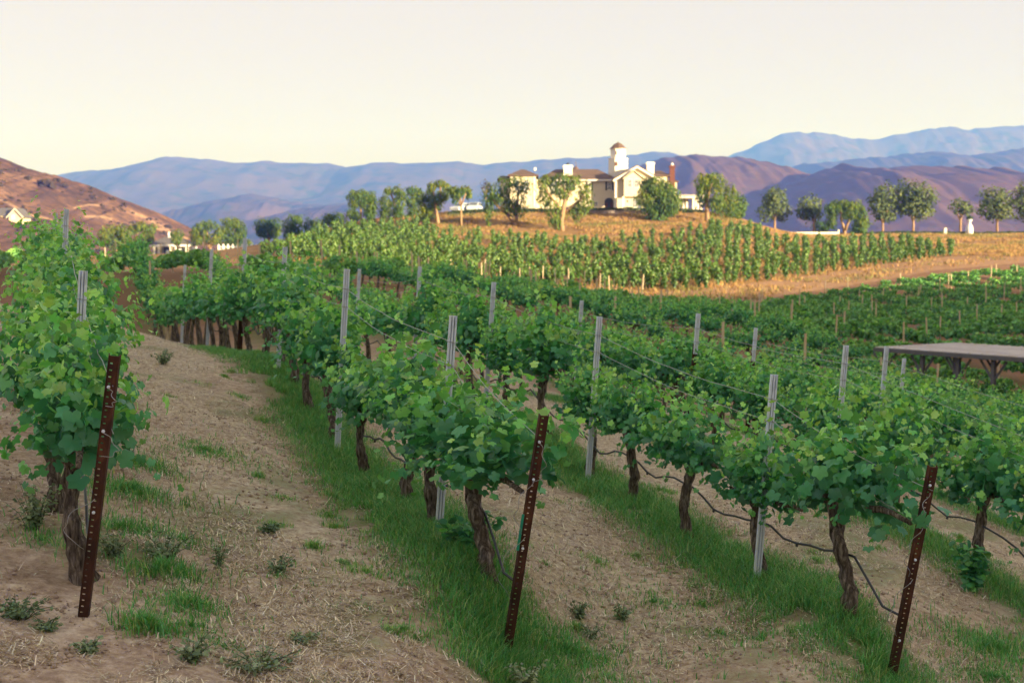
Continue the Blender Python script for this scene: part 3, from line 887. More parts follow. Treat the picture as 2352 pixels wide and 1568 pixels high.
# galvanised line posts read off the photograph: row, px,py of the top, distance
LP = [(0, 190, 622, 10.9), (0, 152, 480, 18.6), (0, 146, 500, 21.5), (0, 128, 490, 26.0),
      (1, 1042, 725, 11.7), (1, 797, 618, 15.6), (1, 655, 567, 19.8), (1, 563, 547, 24.0), (1, 486, 572, 29.0), (1, 425, 608, 35.0),
      (2, 1780, 860, 12.4), (2, 1378, 727, 16.4), (2, 1135, 648, 20.3), (2, 965, 612, 24.5), (2, 826, 618, 29.3),
      (3, 1945, 793, 16.8), (3, 1605, 720, 20.7), (3, 1337, 690, 25.2),
      (4, 2038, 795, 21.2), (4, 1737, 753, 25.1), (5, 2078, 823, 25.9)]
cnt = {}
for (k, px, py, Y) in LP:
    top = at(px, py, Y)
    bx = top[0] - 0.13; b = np.array([bx, Y + 0.04, hgt(bx, Y)])
    L = float(np.linalg.norm(top - b))
    if L > 2.15:
        b = top + (b - top) * (2.15 / L); L = 2.15
        b[2] = min(b[2], hgt(b[0], b[1]) + 0.02) if False else b[2]
    o = empty("line_post", b); aim(o, b, top)
    has_rust = (k, px) in ((1, 563), (3, 1605), (4, 1737), (0, 146))
    L0 = L - 0.55 if has_rust else 0
    if has_rust:
        obj("rusty_stub", channel_mesh("rusty_stub", L0 + 0.1, M['rust'], False, 0.085, zb=-0.5), o).location = (0, 0.012, 0)
        e = obj("galvanised_top", channel_mesh("galvanised_top", L - L0, M['galv'], zb=-0.05), o); e.location = (0, 0, L0)
        wd = "grey metal post on a rusty stub"
    else:
        obj("channel", channel_mesh("channel", L, M['galv'], zb=-0.6), o)
        wd = "grey ribbed metal line post"
    ties = MB()
    for z in (L - 0.22, L - 0.42):
        ties.tube([(-0.046, 0.03, z), (-0.046, -0.008, z + 0.004), (0.0, -0.012, z), (0.046, -0.008, z - 0.004), (0.046, 0.03, z)], 0.003, 5)
    ties.build("wire_clip", M['wire'], o)
    j = cnt.get(k, 0); cnt[k] = j + 1
    tag(o, f"{wd}, {ORD[j]} along the {rowname(k)}", "vineyard post", "metal line posts in the near rows")

# farther posts: pale stakes catching the light beyond the crest
def stake_mesh(h):
    m = MB(); m.prism([(-0.036, 0.012), (-0.03, -0.03), (0.0, -0.042), (0.03, -0.03), (0.036, 0.012), (0, 0.03)], -0.3, h, 'z')
    return m.mesh("vineyard_stake", M['wood'])
STK = [stake_mesh(h) for h in (1.5, 1.65, 1.85)]
far_posts = []
for k, c in enumerate(ROWS_C + [-3.0, -6.1]):
    y0 = 38 + (k * 2.3) % 6.5
    for Y in np.arange(y0, 165, 8.6):
        Y = Y + rnd.uniform(-1.0, 1.0)
        x = rowx(c, Y); z = hgt(x, Y); px, py = proj(x, Y, z)
        if -20 < px < 2380 and py > lerp_tab(PATH_LO, px) + (30 if px > 1500 else 0): far_posts.append((Y, x, z, px, py, k))
far_posts.sort()
step = max(1.0, len(far_posts) / 185.0)
sel = [far_posts[int(i * step)] for i in range(int(len(far_posts) / step))]
for (Y, x, z, px, py, k) in sel:
    o = obj("vineyard_stake", rnd.choice(STK), None, (x, Y, z))
    o.rotation_euler = (rnd.uniform(-0.06, 0.06), rnd.uniform(-0.05, 0.06), rnd.uniform(0, 3))
    where = "left of the house hill" if px < 700 else ("below the house" if px < 1650 else "on the right-hand slope")
    ranks = "farther" if Y > 80 else "nearer"
    tag(o, f"thin pale wooden stake among the {ranks} valley vine rows {where}", "vineyard stake", f"{ranks} stakes {where}")
print("stakes", len(far_posts), len(sel))

# wires and drip hoses along the nearest rows
for k in range(5):
    c = ROWS_C[k]
    ys_ = [a[3] for a in LP if a[0] == k]
    tops = sorted((a[3], at(a[1], a[2], a[3])) for a in LP if a[0] == k)
    ep = {0: at(262, 818, 8.1), 1: at(1251, 955, 9.5), 2: at(2146, 1073, 10.1)}.get(k)
    for w_, drop in enumerate((0.22, 0.42)):
        P0 = [(Y, p[0] - 0.01, p[2] - drop) for Y, p in tops]
        if ep is not None: P0 = [(float(ep[1]), float(ep[0]) - 0.01, float(ep[2]) - 0.17 - 0.28 * w_)] + P0
        else:
            Y = P0[0][0] - 5; P0 = [(Y, rowx(c, Y), hgt(rowx(c, Y), Y) + 1.9 - drop)] + P0
        m = MB(); pts = []
        for a_, b_ in zip(P0[:-1], P0[1:]):
            for q_ in range(10):
                t = q_ / 10
                pts.append((a_[1] + (b_[1] - a_[1]) * t + rnd.uniform(-0.006, 0.006), a_[0] + (b_[0] - a_[0]) * t, a_[2] + (b_[2] - a_[2]) * t - 0.06 * math.sin(math.pi * t) + rnd.uniform(-0.006, 0.006)))
        m.tube(pts, 0.0028, 5)
        o = m.build("trellis_wire", M['wire'], None)
        tag(o, f"{('upper', 'lower')[w_]} thin steel trellis wire strung along the {rowname(k)}", "wire", "trellis wires of the near rows")
    y0 = {0: 8.6, 1: 10.0, 2: 10.7}.get(k, 12.0)
    m = MB(); pts = []
    for q_ in range(90):
        Y = y0 + q_ * 0.22
        x = rowx(c, Y) + 0.05
        pts.append((x, Y, hgt(x, Y) + 0.44 + 0.05 * math.sin(Y * 4.1) + 0.02 * math.sin(Y * 9.0 + k)))
    if k < 3:
        bx_, by_, tx_, ty_, Yb, dyb = ((190, 1425, 262, 818, 8.5, 0.42), (1165, 1500, 1251, 955, 9.95, 0.48), (2050, 1560, 2146, 1073, 10.6, 0.50))[k]
        b_ = at(bx_, by_, Yb); t_ = at(tx_, ty_, Yb - dyb); e_ = b_ + (t_ - b_) * 0.30
        pts = [(float(e_[0]), float(e_[1]) + 0.05, float(e_[2])), (float(e_[0]) - 0.1, float(e_[1]) + 0.25, float(e_[2]) + 0.03)] + [p for p in pts if p[1] > e_[1] + 0.5]
    m.tube(pts, 0.0105, 7)
    for q_ in range(6, len(pts) - 2, 7):
        p = pts[q_]; m.tube([(p[0], p[1] - 0.012, p[2] - 0.018), (p[0], p[1] + 0.012, p[2] - 0.018)], 0.012, 6)
    o = m.build("drip_hose", M['hose'], None, smooth=True)
    tag(o, f"dark drip irrigation hose hung below the vines of the {rowname(k)}", "hose", "drip hoses of the near rows")

# ------------------------------------------------------------------ staked vines on the house hill
hp = []
for i in np.arange(-34, 60, 1.14):            # columns follow the fall line and fan out round the hill
    for Y in np.arange(122, 226, 2.4):
        Yv = Y + rnd.uniform(-0.4, 0.4)
        x = i * (0.15 + 0.85 * Yv / 165.0) + 0.03 * (Yv - 165) + rnd.gauss(0, 0.24)
        hp.append((x, Yv))
hp = np.array(hp)
hz = hgts(hp[:, 0], hp[:, 1])
hx, hy = proj(hp[:, 0], hp[:, 1], hz)
ok = (hx > 592) & (hx < 2190) & (hy < lerp_tab(HILL_LO, hx)) & (hy > lerp_tab(HILL_HI, hx)) & (rng.random(len(hx)) > 0.12)
# thinner planting at the top of the sunny bank
bank = (hx > 980) & (hx < 1620) & (hy < lerp_tab(HILL_HI, hx) + 35) & (rng.random(len(hx)) < 0.45)
ok &= ~bank
H = np.stack([hp[ok, 0], hp[ok, 1], hz[ok], hx[ok], hy[ok]], 1)
H = H[np.argsort(H[:, 1])]
print("hill vines", len(H))


def staked(seed):
    r = np.random.default_rng(seed)
    n = 95
    t = r.beta(1.5, 1.2, n); zz = 0.2 + 1.45 * t
    wd = (0.34 * np.sin(np.clip(t, 0.05, 1) * 2.7) + 0.06) * (0.75 + 0.5 * np.sin(t * 9 + seed) ** 2)
    an = r.uniform(0, 2 * math.pi, n); rr_ = wd * np.sqrt(r.random(n))
    P = np.stack([rr_ * np.cos(an), rr_ * np.sin(an), zz], 1)
    Nn = np.stack([np.cos(an), np.sin(an), 0.5 + 0 * an], 1) + r.normal(0, 0.4, (n, 3))
    Tip = np.stack([0 * an, 0 * an, -1 + 0 * an], 1) + r.normal(0, 0.6, (n, 3))
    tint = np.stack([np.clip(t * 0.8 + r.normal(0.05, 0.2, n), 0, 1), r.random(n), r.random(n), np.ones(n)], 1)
    return P, Nn, Tip, r.uniform(0.09, 0.17, n), tint


SV = []; SVd = []
for i in range(6):
    d = staked(700 + i); SVd.append(d)
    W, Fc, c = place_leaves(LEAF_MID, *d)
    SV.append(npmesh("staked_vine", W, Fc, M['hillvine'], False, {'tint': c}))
restH = []
for i, (x, y, z, px, py) in enumerate(H):
    s = rnd.uniform(0.5, 1.12)
    if i < 296:
        o = obj("staked_vine", SV[i % 6], None, (x, y, z), rnd.uniform(0, 6.28)); o.scale = (s, s, s * rnd.uniform(0.9, 1.2))
        where = "left" if px < 1000 else ("middle" if px < 1400 else ("right" if px < 1700 else "far right"))
        tag(o, f"small bright green staked vine at the {where} foot of the house hill", "young vine", f"staked vines at the {where} foot of the hill")
    else: restH.append((x, y, z, s))
if restH:
    allp = [[], [], [], [], []]
    for x, y, z, s in restH:
        d = SVd[rnd.randrange(6)]; a = rnd.uniform(0, 6.28)
        rot = np.array([[math.cos(a), -math.sin(a), 0], [math.sin(a), math.cos(a), 0], [0, 0, 1]])
        allp[0].append(d[0] @ rot.T * s + np.array([x, y, z])); allp[1].append(d[1] @ rot.T); allp[2].append(d[2]); allp[3].append(d[3] * s); allp[4].append(d[4])
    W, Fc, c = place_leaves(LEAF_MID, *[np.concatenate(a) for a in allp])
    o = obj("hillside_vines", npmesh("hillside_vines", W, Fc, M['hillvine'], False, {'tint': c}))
    tag(o, "columns of small green vines climbing the golden slope below the house", "vines", None, "stuff")

# ------------------------------------------------------------------ grass, straw, weeds
def blades(bx, by, hgtv, wid, lean, tintlo, tinthi, seed):
    r = np.random.default_rng(seed)
    n = len(bx); bz = hgts(bx, by) - 0.01
    an = r.uniform(0, 2 * math.pi, n)
    ln = r.uniform(0.2, 1.0, n) * lean * hgtv
    dx, dy = np.cos(an), np.sin(an)
    wx, wy = -dy * wid / 2, dx * wid / 2
    V = np.empty((n, 5, 3))
    for i, (t, wk) in enumerate(((0, 1), (0, -1), (0.55, 0.8), (0.55, -0.8), (1, 0))):
        V[:, i, 0] = bx + dx * ln * t * t + wx * wk; V[:, i, 1] = by + dy * ln * t * t + wy * wk
        V[:, i, 2] = bz + hgtv * (t - 0.28 * t * t * lean)
    b0 = (np.arange(n) * 5)[:, None]
    q4 = np.concatenate([b0 + 0, b0 + 1, b0 + 3, b0 + 2], 1); t3 = np.concatenate([b0 + 2, b0 + 3, b0 + 4], 1)
    ti = r.uniform(tintlo, tinthi, n); ti = np.where(r.random(n) < 0.14, r.uniform(0.8, 1.0, n), ti)
    tint = np.repeat(np.stack([ti, r.random(n), r.random(n), np.ones(n)], 1), 5, 0)
    return V.reshape(-1, 3), q4, t3, tint


def stuff_blades(name, parts, mat, label, cat):
    V = []; Q4 = []; T3 = []; C = []; off = 0
    for v, q4, t3, c in parts:
        V.append(v); Q4.append(q4 + off); T3.append(t3 + off); C.append(c); off += len(v)
    o = obj(name, npmesh(name, np.concatenate(V), [np.concatenate(Q4), np.concatenate(T3)], mat, False, {'tint': np.concatenate(C)}))
    return tag(o, label, cat, None, "stuff")


def keep(x, y, lo=-120, hi=2480):
    px, py = proj(x, y, height(x, y)); return (px > lo) & (px < hi) & (py < 1640)


parts = []
for k, n in ((1, 95000), (2, 85000), (3, 45000), (4, 24000), (5, 14000)):
    Y = 8.6 + k * 0.3 + (26 - 8) * rng.random(n) ** 1.35
    off = rng.normal(-0.08, 0.34, n)
    x = rowx(ROWS_C[k], Y) + off
    den = fbm(x * 1.5, Y * 1.5, 61, 3)
    m_ = keep(x, Y) & (den > 0.15 + 0.26 * np.abs(off)) & (Y > {1: 9.2, 2: 9.6}.get(k, 8))
    x, Y, off = x[m_], Y[m_], off[m_]
    hh = rng.uniform(0.05, 0.19, len(x)) * np.clip(1.25 - np.abs(off) * 0.9, 0.35, 1.2)
    parts.append(blades(x, Y, hh, rng.uniform(0.004, 0.008, len(x)), 1.0, 0.0, 0.7, 70 + k))
for (px, py, Y, rad, n, h_) in ((380, 1265, 9.6, 0.22, 1800, 0.16), (430, 1350, 9.0, 0.22, 1500, 0.13), (335, 1440, 8.45, 0.13, 1000, 0.17), (300, 1050, 11.6, 0.35, 2600, 0.15),
                                (290, 1140, 10.6, 0.30, 1800, 0.12), (320, 975, 12.8, 0.35, 2200, 0.14), (440, 1420, 8.6, 0.22, 700, 0.08), (520, 1470, 8.4, 0.25, 500, 0.07),
                                (1430, 1500, 9.6, 0.55, 3600, 0.10), (1300, 1390, 10.4, 0.40, 3500, 0.14), (2290, 1430, 11.9, 0.5, 4200, 0.14), (2280, 1530, 11.2, 0.4, 3000, 0.10), (1260, 1520, 9.55, 0.30, 2500, 0.14), (1180, 1490, 9.8, 0.35, 3000, 0.16),
                                (100, 1180, 9.8, 0.3, 500, 0.12), (420, 1150, 10.6, 0.3, 1000, 0.09), (470, 940, 14.0, 0.6, 2600, 0.09), (640, 1290, 9.9, 0.5, 500, 0.07), (1500, 1300, 11.8, 0.8, 1800, 0.08), (1750, 1450, 10.9, 0.7, 1500, 0.08)):
    p = at(px, py, Y)
    n = int(n * 0.5); a = rng.uniform(0, 2 * math.pi, n); rr_ = 1.25 * rad * np.abs(rng.normal(0, 0.75, n)) * (0.4 + 0.9 * vnoise(np.cos(a) * 2 + px, np.sin(a) * 2 + py, 3))
    x, y = p[0] + rr_ * np.cos(a) * 1.2, p[1] + rr_ * np.sin(a)
    parts.append(blades(x, y, rng.uniform(0.4, 1.1, n) * h_, rng.uniform(0.005, 0.010, n), 0.9, 0.1, 0.55, 90 + px))
for _ in range(150):
    Y_ = 7.8 + 13 * rnd.random() ** 1.5; k_ = rnd.choice((1, 1, 2, 2, 3)); x_ = rowx(ROWS_C[k_], Y_) + rnd.choice((-1, -1, 1)) * (0.55 + abs(rnd.gauss(0, 0.55)))
    n = rnd.randrange(40, 320); a = rng.uniform(0, 2 * math.pi, n); rr_ = rnd.uniform(0.04, 0.16) * np.abs(rng.normal(0, 0.8, n))
    parts.append(blades(x_ + rr_ * np.cos(a), Y_ + rr_ * np.sin(a), rng.uniform(0.3, 1.0, n) * rnd.uniform(0.05, 0.13), rng.uniform(0.004, 0.009, n), 1.0, 0.2, 0.9, 500 + _))
stuff_blades("grass", parts, M['grass'], "green grass strips growing under the vine rows", "grass")

# dry straw lying in the aisles and standing stubble
parts = []
n = 430000
Y = 7.2 + (28 - 7.2) * rng.random(n) ** 1.5
u = rng.uniform(-0.40, 0.40, n); x = u * Y
c_ = x - ROW_DX * Y
rd_, ri_ = rowdist(x, Y)
den = fbm(x * 0.9, Y * 0.9, 21, 4) * 0.5 + 0.5 * fbm(x * 4.5, Y * 4.5, 22, 4)
offt = c_ - np.array(ROWS_C)[np.clip(np.searchsorted(np.array(ROWS_C), c_) - 1, 0, 99)]
den = den - 0.16 * np.exp(-((offt - 2.15) / 0.5) ** 2) * np.clip((13.5 - Y) / 2, 0, 1) - 0.07 * np.clip((9.2 - Y) / 1.0, 0, 1)
ok_ = keep(x, Y) & (np.abs(rd_ + 0.1) > 0.45 - 0.4 * (rng.random(n) < 0.35)) & (den > 0.435 + 0.07 * np.clip((0.5 - c_) / 1.2, 0, 1) + rng.normal(0, 0.03, n)) & (c_ > -2.5)
x, Y = x[ok_], Y[ok_]
n = len(x); print("straw", n)
an = rng.uniform(0, 2 * math.pi, n); ln = 0.012 + 0.06 * rng.random(n) ** 2.2; wd = rng.uniform(0.002, 0.005, n)
z = hgts(x, Y) + rng.uniform(0.002, 0.02, n)
tz = rng.normal(0.15, 0.35, n)
V = np.empty((n, 4, 3))
for i, (t, s) in enumerate(((-0.5, 1), (-0.5, -1), (0.5, -0.6), (0.5, 0.6))):
    V[:, i, 0] = x + np.cos(an) * ln * t - np.sin(an) * wd * s; V[:, i, 1] = Y + np.sin(an) * ln * t + np.cos(an) * wd * s
    V[:, i, 2] = z + np.maximum(tz * ln * (t + 0.5), -0.004) + 0.004
q4 = np.arange(n * 4).reshape(n, 4)
tint = np.repeat(np.stack([np.clip(rng.normal(0.5, 0.28, n), 0, 1), rng.random(n), rng.random(n), np.ones(n)], 1), 4, 0)
o = obj("dry_straw", npmesh("dry_straw", V.reshape(-1, 3), q4, M['straw'], False, {'tint': tint}))
tag(o, "pale dry straw littering the soil between the rows", "straw", None, "stuff")


# clods of soil on the bare ground
n = 26000
Y = 7.0 + 9 * rng.random(n) ** 1.4; x = rng.uniform(-0.40, 0.40, n) * Y
m_ = keep(x, Y) & (fbm(x * 2.2, Y * 2.2, 91, 3) > 0.42); x, Y = x[m_], Y[m_]; n = len(x)
z = hgts(x, Y); sz = 0.004 + 0.020 * rng.random(n) ** 4
OC = np.array([(1, 0, 0), (-1, 0, 0), (0, 1, 0), (0, -1, 0), (0, 0, 0.8), (0, 0, -0.8)], float)
OT = np.array([(0, 2, 4), (2, 1, 4), (1, 3, 4), (3, 0, 4), (2, 0, 5), (1, 2, 5), (3, 1, 5), (0, 3, 5)])
V = np.stack([x, Y, z + sz * 0.3], 1)[:, None, :] + OC[None] * sz[:, None, None] * rng.uniform(0.6, 1.3, (n, 6, 3))
T3 = (OT[None] + (np.arange(n) * 6)[:, None, None]).reshape(-1, 3)
M['clod'] = simple("soil_clod", (0.259, 0.201, 0.159), (0.517, 0.416, 0.345), 3, 0.95, spec=0.1)
tag(obj("soil_clods", npmesh("soil_clods", V.reshape(-1, 3), T3, M['clod'])), "small crumbs and clods of brown soil on the bare ground", "soil", None, "stuff")
# dry grass on the sunny bank, the track's edge and the right-hand slope
n = 150000
Y = rng.uniform(120, 240, n); x = rng.uniform(-0.16, 0.37, n) * Y; z = height(x, Y); px_, py_ = proj(x, Y, z)
inv = (py_ < lerp_tab(HILL_LO, px_)) & (py_ > lerp_tab(HILL_HI, px_)) & (px_ < 2180)
dn = fbm(x * 0.25, Y * 0.25, 12, 4)
m_ = (px_ > 640) & (py_ < lerp_tab(PATH_LO, px_) - 1) & (dn > 0.40) & ((~inv) | (rng.random(n) < 0.5)) & (rng.random(n) < np.where((py_ > lerp_tab(HILL_LO, px_)), 0.25, 1))
x, Y, z, dn = x[m_], Y[m_], z[m_], dn[m_]; n = len(x); print("dry tufts", n)
P = np.stack([x, Y, z + 0.12], 1)
W, Fc, c = place_leaves(STRAND, P, np.stack([0 * x, -1 + 0 * x, 0.4 + 0 * x], 1) + rng.normal(0, 0.7, (n, 3)), np.stack([0 * x, 0 * x, -1 + 0 * x], 1) + rng.normal(0, 0.35, (n, 3)), np.stack([rng.uniform(0.05, 0.14, n), rng.uniform(0.2, 0.5, n), rng.uniform(0.05, 0.2, n)], 1), np.stack([np.clip((dn - 0.40) * 5 + rng.normal(0, 0.15, n), 0, 1), rng.random(n), rng.random(n), np.ones(n)], 1))
M['drygrass'] = leafmat("dry_grass", [(0.0, (0.336, 0.210, 0.092)), (0.5, (0.311, 0.202, 0.088)), (1.0, (0.176, 0.168, 0.063))], rough=0.8, spec=0.1, trans=0.15, yel=(1, 1, 0.8))
tag(obj("dry_grass", npmesh("dry_grass", W, Fc, M['drygrass'], False, {'tint': c})), "golden dry grass on the bank below the house and the right-hand slope", "grass", None, "stuff")


def weed(px, py, Y, r0, h, nst, label, cat="weed", tl=(0.0, 0.6), width=1.0, lsize=0.035, mat='weed'):
    p = at(px, py, Y); p[2] = hgt(p[0], p[1])
    r = np.random.default_rng(int(px * 7 + py))
    P = []; N = []; T = []; S = []; C = []
    st = MB()
    for j in range(nst):
        a = r.uniform(0, 6.28); rr_ = r0 * r.uniform(0.2, 1.0); hh = h * r.uniform(0.5, 1.0)
        tipx, tipy = rr_ * math.cos(a), rr_ * math.sin(a)
        st.tube([(tipx * 0.15, tipy * 0.15, -0.02), (tipx * 0.5, tipy * 0.5, hh * 0.6), (tipx, tipy, hh)], [0.003, 0.0025, 0.0015], 4)
        nl = max(6, int(hh / 0.016))
        for i in range(nl):
            t = 0.12 + 0.88 * i / nl
            q0 = np.array([tipx * t, tipy * t, hh * (0.9 * t + 0.1 * t * t)])
            o_ = r.normal(0, 1, 3); o_[2] = abs(o_[2]) * 0.4; o_ /= np.linalg.norm(o_)
            P.append(q0 + o_ * lsize * 0.5); N.append(np.array([0, 0, 1.0]) + r.normal(0, 0.45, 3)); T.append(o_)
            S.append((lsize * 0.42 * width * r.uniform(0.7, 1.2), lsize * r.uniform(0.7, 1.3) * (1.1 - 0.5 * t), lsize)); C.append((r.uniform(*tl), r.random(), r.random(), 1))
    o = empty("weed", p)
    W, Fc, c = place_leaves(LEAF_MID, np.array(P), np.array(N), np.array(T), np.array(S), np.array(C))
    obj("leaves", npmesh("leaves", W, Fc, M[mat], False, {'tint': c}), o)
    st.build("stems", M['weed'], o)
    return tag(o, label, cat)


weed(1205, 1545, 9.35, 0.16, 0.30, 16, "tall silvery weed at the foot of the middle rusty post", tl=(0.6, 1.0))
weed(75, 1150, 10.0, 0.22, 0.36, 18, "tall grey-green weed left of the leftmost row's first trunks", tl=(0.3, 0.8))
weed(40, 1420, 8.3, 0.26, 0.12, 40, "low spreading green weed at the left edge beside the first rusty post", tl=(0.0, 0.4), lsize=0.03)
weed(110, 1445, 8.2, 0.12, 0.08, 16, "small flat weed just left of the first rusty post's foot", tl=(0.1, 0.5), lsize=0.028)
weed(205, 1515, 7.9, 0.12, 0.10, 14, "small grey-green weed below the foot of the first rusty post", tl=(0.3, 0.8))
weed(440, 1515, 8.05, 0.16, 0.16, 18, "grey-green weed at the bottom edge, left one of a pair in the aisle", tl=(0.3, 0.7))
weed(600, 1535, 8.1, 0.30, 0.12, 34, "wide grey-green weed at the bottom edge in the middle of the left aisle", tl=(0.3, 0.8))
weed(690, 1465, 8.6, 0.14, 0.08, 12, "small pale weed on the bare track of the left aisle", tl=(0.4, 0.8))
weed(620, 1150, 11.3, 0.14, 0.10, 22, "compact dark green weed on the straw of the left aisle", tl=(0.0, 0.3))
weed(640, 1275, 10.0, 0.14, 0.15, 14, "leafy green weed in the straw below the compact dark one", tl=(0.0, 0.4))
weed(500, 1255, 10.1, 0.08, 0.18, 8, "slender upright green weed standing in the left aisle", tl=(0.0, 0.4), width=0.6)
weed(375, 1235, 9.9, 0.25, 0.20, 26, "bushy grey-green weed behind the bright grass tuft right of the first post", tl=(0.2, 0.6))
weed(260, 1210, 9.8, 0.18, 0.22, 16, "grey-green weed growing right behind the first rusty post", tl=(0.3, 0.7))
weed(375, 820, 19.0, 0.22, 0.22, 18, "grey-green weed at the far top of the left aisle", tl=(0.3, 0.7))
weed(1330, 1285, 11.2, 0.12, 0.16, 12, "blue-green weed in the straw right of the middle rusty post", tl=(0.2, 0.6))
weed(1430, 1290, 11.3, 0.14, 0.14, 14, "second blue-green weed, farther from the middle rusty post", tl=(0.1, 0.4))
weed(1360, 1335, 10.8, 0.10, 0.14, 10, "spiky green weed in the straw near the middle rusty post", tl=(0.1, 0.4), width=0.5)
weed(2235, 1270, 13.4, 0.18, 0.55, 10, "leafy vine sucker beside the trunk right of the right rusty post", tl=(0.1, 0.6), lsize=0.07, width=1.7, mat='vine')
weed(1070, 1240, 11.0, 0.30, 0.32, 16, "low leafy vine sucker left of the trunk behind the middle rusty post", "weed", (0.1, 0.6), 1.8, 0.06, 'vine')

# ------------------------------------------------------------------ trees
def tree(name, label, base, Y, lobes, limbs, mat='pepper', dens=1.0, size=0.34, strand=True, tl=(0.0, 0.9), group=None, cat="tree", seed=None, flat=0.8, bark='treebark'):
    """lobes (cx,cy,rx,ry) and limbs [(x,y,r)...] in picture units at distance Y, turned into metres; each lobe has its own depth"""
    mpp = Y / F
    bp = at(base[0], base[1], Y); zg = float(height(bp[0], bp[1])[0])
    o = empty(name, (bp[0], bp[1], min(zg, bp[2])))
    org = np.array([bp[0], bp[1], min(zg, bp[2])])
    r = np.random.default_rng(seed or int(base[0] * 13 + base[1]))
    P = []; N = []; T = []; S = []; C = []
    for (cx, cy, rx, ry) in lobes:
        rx, ry = rx * 1.24, ry * 1.18
        c0 = at(cx, cy, Y) - org
        c0[1] += r.uniform(-0.35, 0.35) * min(rx, 28) * mpp
        ax, az = rx * mpp, ry * mpp; ay = max(ax, 0.6 * az) * flat
        n = int(dens * 42 * ax * az / (size * size) * 0.085 * 6.5) + 40
        d = r.normal(0, 1, (n, 3)); d /= np.linalg.norm(d, axis=1, keepdims=True)
        rad = 0.45 + 0.62 * r.random((n, 1)) ** 0.6
        bump = 1 + 0.22 * np.sin(d[:, 0:1] * 5 + r.uniform(0, 6)) * np.sin(d[:, 2:3] * 4 + r.uniform(0, 6)) + 0.15 * r.normal(0, 1, (n, 1)) * 0.6
        p = c0 + d * rad * bump * np.array([ax, ay, az])
        P.append(p); N.append(d + np.array([0, 0, 0.3]) + r.normal(0, 0.45, (n, 3)))
        if strand: T.append(np.stack([0.25 * d[:, 0], 0.25 * d[:, 1], 1 + 0 * d[:, 0]], 1) + r.normal(0, 0.2, (n, 3)))
        else: T.append(r.normal(0, 1, (n, 3)))
        sz = size * r.uniform(0.6, 1.25, n)
        S.append(np.stack([sz * (0.55 if strand else 0.8), sz * (1.35 if strand else 0.8), sz], 1))
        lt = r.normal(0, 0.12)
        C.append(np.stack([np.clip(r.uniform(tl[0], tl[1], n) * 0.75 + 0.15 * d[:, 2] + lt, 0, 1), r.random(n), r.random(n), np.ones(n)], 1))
    W, Fc, c = place_leaves(STRAND if strand else QUAD, np.concatenate(P), np.concatenate(N), np.concatenate(T), np.concatenate(S), np.concatenate(C))
    obj("crown", npmesh("crown", W, Fc, M[mat], False, {'tint': c}), o)
    m = MB()
    for i, lm in enumerate(limbs):
        pts = [at(x, y, Y) - org for x, y, _ in lm]
        if i == 0: pts[0][2] = min(pts[0][2], 0) - 0.4
        for q_ in range(1, len(pts)): pts[q_][1] += r.uniform(-0.3, 0.3)
        m.tube(pts, [w * mpp for _, _, w in lm], 8, 0.08)
    m.build("trunk", M[bark], o, smooth=True)
    return tag(o, label, cat, group)


def c3(x, y): return (1056.6 + x * 0.2637, 303.2 + y * 0.2637)
def conv(f, s, lst): return [(*f(x, y), rx * s, ry * s) for x, y, rx, ry in lst]
def convl(f, lst): return [[(*f(x, y), w) for x, y, w in l_] for l_ in lst]
GH = "pollarded trees around the house"
tree("pepper_tree", "wide pollarded tree with two leaning trunks before the house's left wing", c3(490, 815), 208,
     conv(c3, .2637, [(290, 540, 85, 80), (390, 470, 70, 60), (500, 440, 80, 50), (560, 490, 60, 60), (480, 590, 85, 100), (250, 620, 45, 110), (245, 730, 22, 90), (430, 660, 60, 70), (340, 580, 60, 60), (520, 680, 50, 60)]),
     convl(c3, [[(495, 815, 5), (490, 740, 4.5), (500, 620, 3), (510, 500, 2)], [(480, 800, 4.5), (410, 710, 4), (330, 650, 3.5), (280, 580, 2.5)], [(495, 720, 3), (440, 600, 2.5), (400, 500, 2)]]), dens=0.5, group=GH)
tree("pepper_tree", "large open-crowned tree with sunlit pale trunk right before the house front", c3(890, 860), 203,
     conv(c3, .2637, [(720, 470, 45, 70), (760, 420, 60, 45), (880, 410, 70, 50), (990, 420, 60, 45), (740, 580, 55, 80), (820, 690, 60, 110), (850, 800, 40, 50), (1090, 520, 60, 70), (1080, 630, 65, 70), (900, 540, 60, 50), (1020, 700, 55, 70), (960, 470, 40, 50), (840, 500, 50, 50)]),
     convl(c3, [[(890, 860, 6.5), (880, 780, 6), (895, 690, 5.5), (915, 610, 5), (910, 520, 3.5), (880, 430, 2)], [(890, 720, 4), (960, 660, 3.5), (1050, 590, 3), (1090, 520, 2)], [(890, 690, 4), (830, 620, 3), (760, 520, 2.5), (730, 460, 1.5)], [(915, 600, 3.5), (960, 520, 2.5), (990, 430, 1.8)]]), dens=0.7, group=GH)
tree("pepper_tree", "dense round dark tree in front of the house's right end", c3(1750, 770), 214,
     conv(c3, .2637, [(1700, 480, 110, 70), (1640, 450, 60, 45), (1800, 530, 90, 80), (1720, 600, 130, 90), (1620, 570, 70, 70), (1850, 600, 60, 80), (1680, 700, 60, 80), (1800, 680, 80, 60), (1740, 760, 60, 40)]),
     convl(c3, [[(1752, 775, 6), (1755, 720, 5), (1740, 620, 4), (1720, 500, 2)], [(1755, 700, 4), (1830, 600, 3)]]), dens=1.25, tl=(0, 0.6), group=GH)
